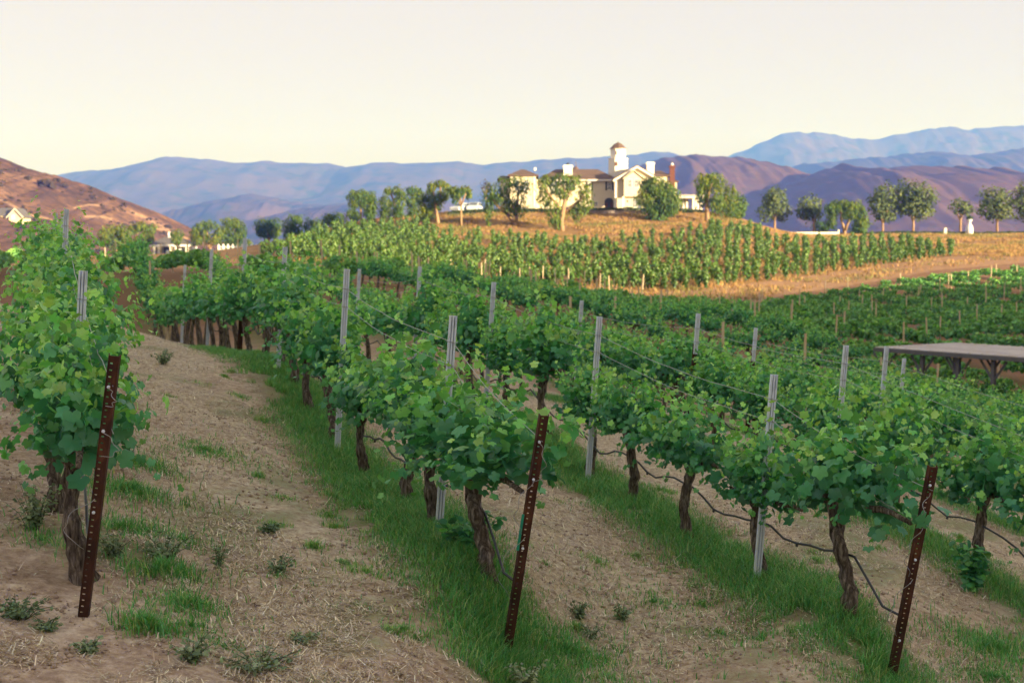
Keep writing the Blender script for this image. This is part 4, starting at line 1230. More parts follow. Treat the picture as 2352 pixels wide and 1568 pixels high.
tree("pepper_tree", "tall pollarded tree with sunlit trunk just right of the white pergola", c3(2150, 790), 214,
     conv(c3, .2637, [(2110, 450, 55, 70), (2160, 420, 60, 50), (2230, 420, 70, 55), (2110, 540, 45, 90), (2220, 560, 60, 130), (2260, 640, 40, 80)]),
     convl(c3, [[(2150, 790, 5.5), (2152, 700, 5), (2150, 600, 4.5), (2170, 500, 4), (2200, 440, 2.5)], [(2160, 520, 3), (2120, 450, 2)]]), group=GH)
c4 = lambda x, y: (1580 + x * .3281, 275.6 + y * .3281)
tree("pepper_tree", "shorter pollarded tree close behind the one beside the pergola", c4(238, 690), 224,
     conv(c4, .3281, [(290, 520, 48, 60), (270, 600, 55, 60), (310, 620, 40, 50)]), convl(c4, [[(238, 690, 4), (240, 620, 3.5), (270, 530, 2.5)]]), group=GH)
tree("bushy_tree", "small dim bushy tree farthest right on the house hilltop", c4(350, 700), 228, conv(c4, .3281, [(365, 600, 42, 62), (345, 660, 40, 40)]), convl(c4, [[(350, 700, 3), (360, 600, 2)]]), strand=False, tl=(0, 0.5), group=GH)
cl = lambda x, y: (781 + x * .15626, 404.3 + y * .15626)
tree("pepper_tree", "blocky dark pollarded tree, leftmost of the large ones on the hilltop", cl(310, 680), 232,
     conv(cl, .15626, [(210, 300, 90, 70), (320, 280, 90, 65), (440, 320, 85, 80), (440, 450, 90, 120), (210, 400, 75, 80), (430, 570, 80, 60), (320, 380, 80, 70)]), convl(cl, [[(310, 690, 3.5), (305, 560, 3), (300, 430, 2)]]), dens=1.2, tl=(0, 0.6), group=GH)
tree("bushy_tree", "low dark rounded shrub tree under the blocky hilltop tree", cl(200, 690), 230, conv(cl, .15626, [(170, 560, 75, 70), (230, 610, 70, 70)]), convl(cl, [[(200, 690, 2.5), (190, 560, 2)]]), tl=(0, 0.3), group=GH)
tree("pepper_tree", "broad pair-like tree mass with small topknots left of the hilltop", cl(830, 690), 232,
     conv(cl, .15626, [(670, 400, 80, 110), (660, 540, 90, 90), (860, 420, 90, 120), (860, 560, 80, 80), (710, 220, 55, 45), (840, 220, 65, 65), (910, 290, 80, 55)]), convl(cl, [[(830, 690, 4.5), (830, 560, 4), (800, 400, 3), (740, 240, 2)]]), tl=(0, 0.75), group=GH)
tree("pepper_tree", "dark tree with yellowish flat top behind the sunlit leaning tree", cl(1085, 690), 234,
     conv(cl, .15626, [(1060, 210, 90, 50), (1140, 250, 60, 50), (1060, 360, 80, 100), (1080, 520, 85, 90)]), convl(cl, [[(1085, 690, 3.5), (1085, 560, 3), (1070, 320, 2)]]), tl=(0, 0.7), group=GH)
tree("pepper_tree", "tall yellow-green pollarded tree with thick pale trunk left of the cars", cl(1435, 715), 213,
     conv(cl, .15626, [(1350, 160, 55, 65), (1470, 120, 65, 50), (1570, 170, 60, 55), (1310, 290, 65, 90), (1190, 330, 65, 90), (1215, 480, 45, 80), (1350, 370, 50, 70), (1470, 330, 90, 90), (1550, 300, 50, 70), (1290, 520, 70, 110), (1430, 440, 60, 60)]),
     convl(cl, [[(1445, 715, 5), (1430, 600, 4.2), (1405, 500, 4), (1400, 400, 3), (1370, 200, 2)], [(1410, 480, 3), (1470, 300, 2.5), (1480, 150, 1.8)]]), tl=(0.2, 1.0), group=GH)
tree("bushy_tree", "dark lower tree filling the gap left of the thin umbrella-shaped tree", cl(1330, 700), 222, conv(cl, .15626, [(1300, 560, 90, 120), (1250, 620, 70, 70)]), convl(cl, [[(1330, 710, 3), (1310, 560, 2)]]), tl=(0, 0.3), group=GH)
tree("pepper_tree", "thin-trunked umbrella-shaped tree left of the parked cars", cl(1785, 750), 209,
     conv(cl, .15626, [(1670, 220, 75, 60), (1760, 240, 70, 55), (1840, 210, 75, 50), (1890, 270, 42, 60), (1690, 320, 45, 75), (1720, 280, 60, 50)]),
     convl(cl, [[(1785, 760, 3), (1780, 600, 2.6), (1780, 430, 2.4), (1770, 320, 2)], [(1780, 430, 2), (1700, 300, 1.5)], [(1780, 430, 2), (1850, 260, 1.5)]]), dens=0.9, group=GH)
tree("bare_tree", "sparse leafless grey tree beyond the left wing of the house", cl(2140, 470), 258, conv(cl, .15626, [(2150, 150, 70, 85)]), convl(cl, [[(2140, 480, 1.6), (2145, 260, 1.0), (2160, 120, .5)], [(2145, 280, .8), (2100, 160, .4)], [(2145, 260, .8), (2200, 130, .4)]]), dens=0.22, size=0.22, strand=False, mat='chap', group=GH)
c2 = lambda x, y: (588 + x * .2637, 321.6 + y * .2637)
GL = "dark trees on the skyline left of the hill"
tree("pepper_tree", "dark forked bushy tree, farthest left of the skyline row by the hill", c2(110, 905), 262, conv(c2, .2637, [(55, 750, 55, 60), (150, 745, 58, 60), (100, 790, 80, 60), (40, 800, 40, 40), (170, 800, 40, 45)]), convl(c2, [[(112, 910, 3), (108, 840, 2.6), (80, 760, 1.8)], [(108, 840, 2), (150, 760, 1.5)]]), tl=(0, 0.4), group=GL)
tree("pepper_tree", "dark upright tree with a narrow topknot on the left skyline", c2(310, 900), 256, conv(c2, .2637, [(340, 695, 58, 42), (285, 770, 48, 60), (350, 770, 50, 70), (310, 830, 55, 40)]), convl(c2, [[(310, 920, 2.6), (315, 830, 2.2), (330, 720, 1.5)]]), tl=(0, 0.4), group=GL)
tree("bushy_tree", "low dark rounded tree between two taller ones on the left skyline", c2(490, 840), 252, conv(c2, .2637, [(460, 750, 50, 55), (530, 745, 48, 52)]), convl(c2, [[(490, 860, 2.4), (490, 760, 1.6)]]), tl=(0, 0.4), group=GL)
tree("bushy_tree", "wide flat dark tree just left of the hilltop's blocky tree", c2(680, 790), 244, conv(c2, .2637, [(635, 690, 55, 48), (720, 685, 60, 48), (680, 720, 80, 40)]), convl(c2, [[(680, 800, 2.6), (680, 700, 1.8)]]), tl=(0, 0.4), group=GL)
c5 = lambda x, y: (220.5 + x * .1797, 487 + y * .1797)
GV = "trees around the small veranda house"
tree("pepper_tree", "broad olive-green tree with orange-lit trunk, left of the veranda house", c5(265, 600), 285, conv(c5, .1797, [(130, 270, 85, 75), (270, 240, 95, 70), (370, 290, 80, 80), (110, 360, 75, 55), (230, 390, 120, 80), (330, 420, 85, 75)]), convl(c5, [[(265, 605, 3.6), (262, 480, 3), (250, 330, 2)]]), size=0.4, group=GV)
tree("pepper_tree", "olive tree with separate rounded tufts touching the veranda house's left eave", c5(600, 600), 288, conv(c5, .1797, [(480, 220, 65, 60), (580, 190, 75, 55), (700, 220, 62, 62), (610, 350, 80, 90), (600, 470, 70, 80), (700, 330, 40, 60)]), convl(c5, [[(605, 610, 3), (605, 450, 2.5), (600, 250, 2)], [(605, 400, 2), (700, 240, 1.4)]]), size=0.4, group=GV)
tree("pepper_tree", "small lollipop-shaped tree standing before the veranda house", c5(1045, 520), 282, conv(c5, .1797, [(1035, 300, 75, 60), (1030, 370, 55, 50)]), convl(c5, [[(1048, 530, 2.4), (1042, 420, 2), (1038, 330, 1.5)]]), size=0.4, group=GV)
tree("pepper_tree", "round tree with glowing orange forked limbs right of the veranda house", c5(1470, 500), 284, conv(c5, .1797, [(1270, 270, 65, 80), (1340, 190, 70, 60), (1450, 170, 85, 55), (1580, 270, 65, 80), (1300, 360, 60, 55), (1520, 350, 70, 60), (1400, 300, 50, 70)]), convl(c5, [[(1475, 505, 4), (1455, 450, 3.8), (1390, 380, 3.2), (1345, 340, 2.4)], [(1455, 450, 3), (1425, 330, 2.6), (1410, 220, 2)], [(1465, 450, 2.6), (1520, 360, 2)]]), size=0.38, group=GV, tl=(0.1, 0.9))
tree("pepper_tree", "tall dark dense tree right of the orange-limbed round tree", c5(1790, 510), 292, conv(c5, .1797, [(1700, 130, 85, 55), (1790, 160, 80, 70), (1860, 240, 55, 80), (1680, 220, 60, 60), (1740, 320, 110, 80), (1680, 420, 80, 60), (1830, 400, 90, 70), (1930, 420, 55, 60)]), convl(c5, [[(1790, 520, 3.4), (1785, 380, 2.8), (1760, 200, 2)]]), size=0.4, tl=(0, 0.6), group=GV)
cr = lambda x, y: (1745.7 + x * .2578, 395 + y * .2578)
GR = "trees along the right-hand ridge"
RT = [("round airy grey-green tree at the left end of the right-hand ridge", (130, 520), [(130, 270, 95, 105), (70, 350, 70, 80), (190, 350, 75, 80), (130, 220, 70, 70)]),
      ("smaller pale round tree above the white wall's middle", (480, 535), [(440, 300, 85, 85), (400, 370, 60, 60), (490, 360, 65, 65)]),
      ("round dark-green tree, left one of the touching pair on the ridge", (1092, 535), [(1110, 210, 105, 95), (1050, 290, 80, 90), (1160, 320, 80, 90), (1110, 390, 80, 50)]),
      ("largest round tree on the right-hand ridge, right of its darker neighbour", (1362, 528), [(1330, 170, 110, 90), (1450, 220, 110, 100), (1300, 290, 100, 90), (1440, 340, 100, 80), (1370, 290, 110, 90)]),
      ("small thin tree just left of the white urn", (1785, 520), [(1770, 310, 70, 60), (1830, 330, 55, 55)]),
      ("round tree with orange-lit trunk right of the white urn", (2115, 525), [(2080, 220, 95, 85), (2190, 260, 90, 85), (2050, 330, 95, 80), (2150, 370, 100, 60)])]
for lab, b, lo in RT:
    tree("round_tree", lab, cr(*b), 246, conv(cr, .2578, lo), convl(cr, [[(b[0], b[1] + 5, 3.2), (b[0], b[1] - 60, 2.6), (b[0] + 5, b[1] - 180, 1.8)], [(b[0], b[1] - 80, 1.8), (b[0] - 40, b[1] - 200, 1)], [(b[0], b[1] - 80, 1.8), (b[0] + 50, b[1] - 210, 1)]]), mat='roundleaf', strand=False, size=0.36, dens=0.62, group=GR, flat=0.9)
tree("round_tree", "tree cut by the right edge of the photo on the ridge", cr(2370, 525), 246, conv(cr, .2578, [(2370, 190, 80, 90), (2350, 290, 75, 80), (2400, 350, 90, 90)]), convl(cr, [[(2370, 530, 3.2), (2370, 400, 2.6), (2375, 250, 1.8)]]), mat='roundleaf', strand=False, size=0.36, dens=0.7, group=GR)
tree("pepper_tree", "mushroom-shaped dark tree with two glowing limbs at the white wall's end", cr(760, 565), 240, conv(cr, .2578, [(650, 330, 60, 60), (730, 300, 75, 42), (820, 310, 75, 50), (880, 360, 50, 60), (640, 430, 45, 70), (790, 380, 60, 50), (900, 440, 45, 60)]), convl(cr, [[(758, 575, 4), (755, 510, 3.6), (725, 430, 2.6), (720, 340, 2)], [(760, 520, 3.2), (790, 430, 2.6), (800, 340, 2)]]), dens=1.2, tl=(0, 0.6), group=GR)
tree("bushy_tree", "low dark bush tree right behind the mushroom-shaped tree", cr(900, 560), 243, conv(cr, .2578, [(910, 480, 60, 60), (860, 500, 50, 50)]), convl(cr, [[(900, 565, 2), (900, 480, 1.4)]]), tl=(0, 0.4), group=GR)
tree("bushy_tree", "low dark bush behind the white wall left of the mushroom-shaped tree", cr(540, 560), 248, conv(cr, .2578, [(540, 490, 65, 45)]), convl(cr, [[(540, 570, 2), (540, 490, 1.4)]]), tl=(0, 0.3), group=GR)


# ------------------------------------------------------------------ the house on the hill
HY = 232.0
K3 = 0.2637 * HY / F          # metres per unit of the house survey
hb = at(1346.7, 487.8, HY)
HZ0 = hb[2]
house = empty("hilltop_house", hb)
tag(house, "large cream hilltop house with brown roofs, gable and white domed tower", "house")
def X(c): return (c - 1100) * K3
def Zh(c): return (700 - c) * K3


def hip(m, x0, x1, y0, y1, ze, zr, inset=None, ov=0.45, th=0.18):
    """hip roof with its ridge along x"""
    x0 -= ov; x1 += ov; y0 -= ov; y1 += ov
    ins = inset if inset is not None else (y1 - y0) / 2
    ym = (y0 + y1) / 2
    a = [(x0, y0, ze), (x1, y0, ze), (x1, y1, ze), (x0, y1, ze)]
    b = [(x, y, z - th) for x, y, z in a]
    m.add(a + b + [(x0 + ins, ym, zr), (x1 - ins, ym, zr)],
          [(0, 1, 9, 8), (1, 2, 9), (2, 3, 8, 9), (3, 0, 8), (0, 4, 5, 1), (1, 5, 6, 2), (2, 6, 7, 3), (3, 7, 4, 0), (4, 7, 6, 5)])


def gable_y(m, x0, x1, y0, y1, ze, zr, ov=0.5, th=0.22):
    """gable roof with its ridge along y"""
    xm = (x0 + x1) / 2
    k = (zr - ze) / (xm - x0)
    xa, xb = x0 - ov, x1 + ov; za = ze - ov * k
    for (p, q_) in (((xa, za), (xm, zr)), ((xm, zr), (xb, za))):
        m.prism([p, q_, (q_[0], q_[1] + th), (p[0], p[1] + th)], y0 - ov, y1, 'y')


w = MB()
w.box(X(440), X(660), -1.2, 9, -0.5, Zh(385))                    # left wing
w.box(X(350), X(440) - 0.003, 1.0, 8, -0.5, Zh(405))
w.box(X(660) + 0.003, X(1345), 0.0, 10, -0.5, Zh(425))                   # main block
w.box(X(1700), X(1815), 1.0, 9, -0.5, Zh(378))                   # right part
w.box(X(1815) + 0.003, X(1900), 2.5, 9, -0.5, Zh(425))
gx0, gx1 = X(1345) + 0.003, X(1700) - 0.003
ge, gr = Zh(415), Zh(312)
w.prism([(gx0, -0.5), (gx1, -0.5), (gx1, ge), ((gx0 + gx1) / 2 - 0.3, gr - 0.1), (gx0, ge)], -3.0, 9.5, 'y')  # gabled wing
w.build("wall", M['stucco'], house)
b_ = MB()                                                         # the box bay under the small gable
bx0, bx1 = X(1410), X(1570)
b_.prism([(bx0, Zh(572)), (bx1, Zh(572)), (bx1, Zh(420)), ((bx0 + bx1) / 2, Zh(360)), (bx0, Zh(420))], -4.0, -3.003, 'y')
bay = b_.build("bay", M['stucco'], house)
b2 = MB(); gable_y(b2, bx0, bx1, -4.0, -3.0, Zh(416), Zh(352), 0.25, 0.14); b2.build("bay_roof", M['stucco'], bay)
rf = MB(); hip(rf, X(440), X(660), -1.2, 9, Zh(382), Zh(318), 2.2); rf.build("roof", M['roof'], house)
rf = MB(); hip(rf, X(350), X(440) - 0.5, 1.0, 8, Zh(405), Zh(372), 1.5); rf.build("roof", M['roof'], house)
rf = MB(); hip(rf, X(660) + 0.5, X(1370), 0, 10, Zh(424), Zh(312), 3.4); rf.build("roof", M['roof'], house)
rf = MB(); hip(rf, X(1690), X(1815), 1, 9, Zh(376), Zh(325), 1.3); rf.build("roof", M['roof'], house)
rf = MB(); hip(rf, X(1815), X(1900), 2.5, 9, Zh(423), Zh(400), 0.8, 0.3); rf.build("roof", M['roof'], house)
rf = MB(); gable_y(rf, gx0, gx1, -3.0, 9.5, ge, gr, 0.5, 0.2); rf.build("roof", M['roof'], house)
tm = MB()                                                         # pale barge boards
xm_ = (gx0 + gx1) / 2; kk = (gr - ge) / (xm_ - gx0)
for s in (-1, 1):
    e_ = (xm_ + s * (xm_ - gx0 + 0.5), ge - 0.5 * kk)
    tm.prism([(e_[0], e_[1] - 0.32), (xm_, gr - 0.32), (xm_, gr + 0.02), (e_[0], e_[1] + 0.02)], -3.62, -3.505, 'y')
tm.build("barge_board", M['white'], house)
cor = MB()
cor.box(X(1338) - 0.05, X(1352), -3.12, -2.95, -0.5, ge); cor.box(X(1395), X(1412), -4.1, -3.9, -0.5, Zh(572)); cor.box(X(1335), X(1347), -0.1, 0.1, -0.5, Zh(430))
cor.box(X(640), X(652), -1.3, -1.1, 0.8, Zh(390)); cor.box(X(665), X(1340), -0.5, -0.38, Zh(430), Zh(418))
cor.build("trim", M['white'], house)


def chim(x0, x1, y, z0, z1, mat, pot):
    m = MB(); d = (x1 - x0)
    m.box(x0, x1, y, y + d, z0, z1); m.box(x0 - 0.12, x1 + 0.12, y - 0.12, y + d + 0.12, z1 - 0.35, z1 - 0.12)
    o = m.build("chimney", mat, house)
    if pot: MB().lathe([(0.22, z1), (0.22, z1 + 0.25), (0.3, z1 + 0.28), (0.1, z1 + 0.42)], (x0 + x1) / 2, y + d / 2, 10).build("chimney_pot", pot, o)
chim(X(907), X(982), 2.0, Zh(440), Zh(285), M['white'], M['shutter'])
chim(X(1632), X(1695), 1.5, Zh(440), Zh(260), M['white'], None)
chim(X(1826), X(1870), 0.6, -0.4, Zh(292), M['brick'], M['coolwhite'])
t_ = MB(); t_.lathe([(1.0, Zh(345)), (0.95, Zh(335)), (0.35, Zh(295)), (0.05, Zh(280)), (0.03, Zh(235)), (0.01, Zh(228))], X(1022), 6.0, 8); t_.build("turret_roof", M['roof'], house)
v_ = MB(); v_.box(X(650), X(668), 3.2, 3.6, Zh(330), Zh(303)); v_.build("roof_vent", M['white'], house)


def octa(m, cx, cy, r, z0, z1):
    m.prism([(cx + r * math.cos(R(22.5 + 45 * k)), cy + r * math.sin(R(22.5 + 45 * k))) for k in range(8)], z0, z1, 'z')
tcx, tcy = X(1390), 4.2
tw = MB(); r1, r2 = (X(1475) - X(1308)) / 2 * 1.06, (X(1455) - X(1325)) / 2 * 1.06
octa(tw, tcx, tcy, r1, Zh(470), Zh(228)); octa(tw, tcx, tcy, r1 + 0.1, Zh(228), Zh(222)); octa(tw, tcx, tcy, r2, Zh(222), Zh(143)); octa(tw, tcx, tcy, r2 + 0.12, Zh(143), Zh(137))
tower = tw.build("tower", M['white'], house)
d_ = MB(); d_.lathe([(r2 + 0.20, Zh(137)), (r2 - 0.02, Zh(128)), (r2 * 0.72, Zh(110)), (r2 * 0.5, Zh(95)), (r2 * 0.25, Zh(85)), (0.06, Zh(80)), (0.02, Zh(72))], tcx, tcy, 8); d_.build("dome", M['roof'], tower)
for (zc, hh, ww, rr_) in ((270, 40, 0.42, r1), (175, 32, 0.22, r2)):
    m = MB(); y = tcy - rr_ * math.cos(R(22.5)) - 0.02
    z0, z1 = Zh(zc) - hh * K3 / 2, Zh(zc) + hh * K3 / 2
    m.prism([(X(1368) - ww / 2, z0), (X(1368) + ww / 2, z0), (X(1368) + ww / 2, z1 - ww / 2), (X(1368), z1), (X(1368) - ww / 2, z1 - ww / 2)], y, y + 0.1, 'y'); m.build("tower_window", M['brick'], tower)


def window(x0, x1, z0, z1, y, shutters=False, name="window"):
    fr = MB(); f = 0.10
    fr.box(x0, x1, y - 0.06, y - 0.003, z0, z0 + f); fr.box(x0, x1, y - 0.06, y - 0.003, z1 - f, z1)
    fr.box(x0, x0 + f, y - 0.06, y - 0.003, z0 + f, z1 - f); fr.box(x1 - f, x1, y - 0.06, y - 0.003, z0 + f, z1 - f)
    xm = (x0 + x1) / 2; fr.box(xm - 0.03, xm + 0.03, y - 0.055, y - 0.003, z0 + f, z1 - f)
    zm = (z0 + z1) / 2; fr.box(x0 + f, xm - 0.03, y - 0.05, y - 0.003, zm - 0.025, zm + 0.025); fr.box(xm + 0.03, x1 - f, y - 0.05, y - 0.003, zm - 0.025, zm + 0.025)
    o = fr.build(name, M['white'], house)
    g_ = MB(); g_.box(x0 + f, x1 - f, y - 0.03, y - 0.006, z0 + f, z1 - f); g_.build("pane", M['glass'], o)
    if shutters:
        for (a, b) in ((x0 - 0.34, x0 - 0.01), (x1 + 0.01, x1 + 0.34)):
            s = MB(); s.box(a, b, y - 0.05, y - 0.003, z0, z1)
            for k in range(9):
                zz = z0 + (z1 - z0) * (k + 0.5) / 9; s.box(a + 0.04, b - 0.04, y - 0.062, y - 0.051, zz - 0.03, zz + 0.03)
            s.build("shutter", M['shutter'], o)
window(X(1282), X(1318), Zh(510), Zh(438), 0.0, True)
window(X(1112), X(1138), Zh(510), Zh(438), 0.0, True)
window(X(940), X(975), Zh(510), Zh(438), 0.0, True)
window(X(800), X(835), Zh(510), Zh(438), 0.0, True)
window(X(1440), X(1478), Zh(497), Zh(425), -4.0)
window(X(1496), X(1534), Zh(497), Zh(425), -4.0)
window(X(1160), X(1200), Zh(660), Zh(605), 0.0, False)
window(X(480), X(520), Zh(520), Zh(420), -1.2); window(X(560), X(600), Zh(520), Zh(420), -1.2)
window(X(480), X(520), Zh(680), Zh(590), -1.2); window(X(735), X(775), Zh(660), Zh(590), 0.0)
window(X(1485), X(1530), Zh(665), Zh(580), -3.0); window(X(1600), X(1650), Zh(665), Zh(580), -3.0); window(X(1740), X(1780), Zh(470), Zh(400), 1.0)
dm = MB(); zz0, zz1 = -0.3, Zh(608)
arc = [(X(1258), zz0), (X(1336), zz0)] + [(X(1297) + (X(1336) - X(1297)) * math.cos(R(a)), zz1 + 0.62 * math.sin(R(a))) for a in range(0, 181, 15)]
dm.prism(arc, -0.05, -0.004, 'y'); door = dm.build("arched_door", M['shutter'], house)
for (a, b) in ((1268, 1285), (1308, 1327)):
    m = MB(); m.box(X(a), X(b), -0.075, -0.051, 0.0, Zh(615)); m.build("door_panel", M['brick'], door)
sm = MB(); sm.box(X(1500), X(1560), -3.05, -3.003, Zh(680), Zh(590)); sm.build("dark_doorway", M['glass'], house)
ln_ = MB(); ln_.box(X(1442), X(1450), -3.12, -3.003, Zh(618), Zh(600)); ln_.build("wall_lantern", M['shutter'], house)

# pergola beside the house
pg = empty("white_pergola", (hb[0] + X(2000), hb[1] + 0.5, hb[2]))
ox = X(2000)
m = MB(); m.box(X(1885) - ox, X(2112) - ox, -1.6, 3.2, Zh(578), Zh(560))
for k in range(14):
    xx = X(1885) - ox + (X(2112) - X(1885)) * (k + 0.5) / 14; m.box(xx - 0.06, xx + 0.06, -1.9, 3.5, Zh(559), Zh(550))
m.build("roof_beams", M['white'], pg)
for cx, yy in ((1893, -1.3), (2020, -1.3), (2052, 0.4), (2088, -1.3), (1893, 2.8), (2088, 2.8), (1990, 2.8)):
    m = MB(); m.lathe([(0.28, -0.5), (0.28, 0.15), (0.20, 0.2), (0.18, Zh(590)), (0.26, Zh(585)), (0.26, Zh(578) - 0.002)], X(cx) - ox, yy, 14); m.build("column", M['white'], pg, smooth=False)
m = MB(); m.box(X(1910) - ox, X(2010) - ox, 3.25, 3.35, -0.4, Zh(580)); m.build("back_screen", M['glass'], pg)
tag(pg, "white flat-topped pergola with round columns at the house's right end", "pergola")
um = empty("closed_umbrella", (hb[0] + X(1945), hb[1] + 0.3, hb[2]))
m = MB(); m.lathe([(0.03, -0.3), (0.03, 0.7), (0.02, 2.05)], 0, 0, 8); m.build("pole", M['darkwood'], um)
m = MB(); m.lathe([(0.30, 0.55), (0.34, 0.7), (0.22, 1.1), (0.14, 1.6), (0.04, 1.95)], 0, 0, 10); m.build("canopy", M['coolwhite'], um)
tag(um, "folded white patio umbrella standing under the pergola", "umbrella")
tw_ = MB(); tw_.box(-1.9, 1.9, -0.15, 0.15, -0.5, 0.85); tw_.box(-2.0, 2.0, -0.2, 0.2, 0.853, 0.95)
o = tw_.build("terrace_wall", M['stucco'], None, (hb[0] + X(1150), hb[1] - 2.2, hb[2])); tag(o, "low cream terrace wall below the arched house door", "wall")
rw = MB()
for k in range(60):
    x_ = -6.5 + k * 0.22; rw.box(x_, x_ + 0.215, -0.2 + 0.03 * math.sin(k * 7.1), 0.2, -1.0, 0.42 + 0.08 * math.sin(k * 3.7))
zr_ = hgt(hb[0] + X(1290), 224.5)
o = rw.build("retaining_wall", M['stone'], None, (hb[0] + X(1290), 223.5, hgt(hb[0] + X(1290), 223.5))); tag(o, "low grey stone retaining wall on the bank under the hedge", "wall")


def hedge(name, label, pts, wid, hgt_, n, mat='hedge', size=0.2, seed=3):
    r = np.random.default_rng(seed)
    pts = np.array(pts, float); c0 = pts[0].copy()
    t = r.random(n) * (len(pts) - 1); i = np.minimum(t.astype(int), len(pts) - 2); f = (t - i)[:, None]
    p = pts[i] * (1 - f) + pts[i + 1] * f
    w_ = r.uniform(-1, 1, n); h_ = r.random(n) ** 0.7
    und = 0.85 + 0.3 * vnoise(p[:, 0] * 0.7, p[:, 0] * 0, 9)
    P = p + np.stack([r.normal(0, 0.1, n), w_ * wid / 2, h_ * hgt_ * und], 1) - c0
    Nn = np.stack([0 * w_, np.where(np.abs(w_) > 0.5, np.sign(w_), 0), 0.4 + h_], 1) + r.normal(0, 0.5, (n, 3))
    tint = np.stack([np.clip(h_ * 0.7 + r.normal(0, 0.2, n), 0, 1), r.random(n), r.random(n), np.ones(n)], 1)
    W, Fc, c = place_leaves(QUAD, P, Nn, r.normal(0, 1, (n, 3)), size * r.uniform(0.7, 1.3, n), tint)
    o = obj(name, npmesh(name, W, Fc, M[mat], False, {'tint': c}), None, c0)
    return tag(o, label, "hedge")


hedge("hedge", "long clipped dark hedge along the hilltop before the house", [(at(px, 488, 226)[0], 226, hgt(at(px, 488, 226)[0], 226) - 0.1) for px in range(1030, 1625, 12)], 1.0, 0.75, 5200)
hedge("hedge", "thin dark hedge edging the right-hand ridge under the round trees", [(at(px, 538, 241)[0], 241, hgt(at(px, 538, 241)[0], 241) - 0.1) for px in range(1930, 2460, 12)], 0.9, 0.6, 3600, seed=5)

# two parked cars left of the house
def car(px, Y, label, rz):
    x = at(px, 488, Y)[0]
    z = hgt(x, Y) + 0.02
    o = empty("parked_car", (x, Y, z), rz)
    side = [(-2.2, 0.35), (2.2, 0.35), (2.25, 0.75), (1.9, 0.95), (1.2, 1.02), (-1.9, 1.02), (-2.2, 0.9)]
    m = MB(); m.prism([(a, b) for a, b in side], -0.88, 0.88, 'y'); m.build("body", M['carpaint'], o)
    m = MB(); m.prism([(-1.85, 1.023), (1.15, 1.023), (0.5, 1.55), (-1.4, 1.58)], -0.76, 0.76, 'y'); cab = m.build("cabin", M['carpaint'], o)
    for s in (-1, 1):
        m = MB(); m.prism([(-1.6, 1.08), (0.95, 1.08), (0.45, 1.48), (-1.3, 1.50)], s * 0.762, s * 0.775, 'y'); m.build("side_window", M['glass'], cab)
    m = MB(); m.add([(1.10, -0.66, 1.08), (1.10, 0.66, 1.08), (0.56, 0.62, 1.51), (0.56, -0.62, 1.51), (1.13, -0.66, 1.09), (1.13, 0.66, 1.09), (0.59, 0.62, 1.52), (0.59, -0.62, 1.52)], [(0, 1, 2, 3), (4, 7, 6, 5), (0, 4, 5, 1), (1, 5, 6, 2), (2, 6, 7, 3), (3, 7, 4, 0)]); m.build("windscreen", M['glass'], cab)
    for sx in (-1.35, 1.35):
        for sy in (-0.80, 0.80):
            m = MB(); m.tube([(sx, sy - 0.11, 0.33), (sx, sy + 0.11, 0.33)], 0.33, 16); m.build("wheel", M['tyre'], o)
    for sy in (-0.6, 0.6):
        m = MB(); m.box(2.2, 2.27, sy - 0.18, sy + 0.18, 0.62, 0.78); m.build("headlight", M['coolwhite'], o)
    return tag(o, label, "car", "parked cars beside the house")


car(1060, 231, "pale parked car behind the hedge, left one of two by the house", R(-120))
car(1090, 231.5, "pale parked car behind the hedge, right one nearer the house", R(-100))

# white wall, gate posts and urn on the right-hand ridge
Yw = 238.5
x0, x1 = at(1786, 538, Yw)[0], at(1926, 538, Yw)[0]
zt, zb_ = at(1850, 533, Yw)[2], at(1850, 549, Yw)[2]
ww = empty("white_wall", ((x0 + x1) / 2, Yw, zb_))
hl = (x1 - x0) / 2; hh = zt - zb_
for k in range(5):
    a, b = -hl + 2 * hl * k / 5 + 0.1, -hl + 2 * hl * (k + 1) / 5 - 0.1
    m = MB(); m.box(a, b, -0.1, 0.1, -1.0, hh - 0.12); m.build("panel", M['coolwhite' if k == 3 else 'white'], ww)
for k in range(6):
    xx = -hl + 2 * hl * k / 5; m = MB(); m.box(xx - 0.097, xx + 0.097, -0.14, 0.14, -1.0, hh + (0.4 if k == 5 else 0)); m.build("pier", M['white'], ww)
m = MB(); m.box(-hl, hl - 0.1, -0.16, 0.16, hh - 0.117, hh + 0.003); m.build("coping", M['white'], ww)
tag(ww, "long low white wall at the left of the right-hand ridge", "wall")
def gatepost(px, py0, py1, lab, w_=0.3):
    p = at(px, py1, 239.5); t = at(px, py0, 239.5)
    m = MB(); h_ = t[2] - p[2]; m.box(-w_, w_, -w_, w_, -1.2, h_ * 0.8); m.box(-w_ * 1.25, w_ * 1.25, -w_ * 1.25, w_ * 1.25, h_ * 0.8 + 0.001, h_ * 0.88)
    m.lathe([(w_ * 0.5, h_ * 0.881), (w_ * 0.7, h_ * 0.95), (w_ * 0.3, h_)], 0, 0, 10)
    tag(m.build("gate_post", M['white'], None, p), lab, "post")
gatepost(1771.5, 525, 540, "white gate pillar left of the long white wall")
gatepost(2171, 523, 533, "short pale stone post between the big round tree and the urn", 0.2)
p = at(2226.5, 532, 240); t = at(2226.5, 497, 240); hU = t[2] - p[2]
ur = empty("garden_urn", p)
m = MB(); m.lathe([(0.62, -0.8), (0.62, 0.12 * hU), (0.60, 0.2 * hU), (0.52, 0.36 * hU), (0.24, 0.50 * hU), (0.2, 0.58 * hU), (0.30, 0.68 * hU), (0.45, 0.76 * hU), (0.48, 0.80 * hU)], 0, 0, 18); m.build("urn_body", M['coolwhite'], ur, smooth=True)
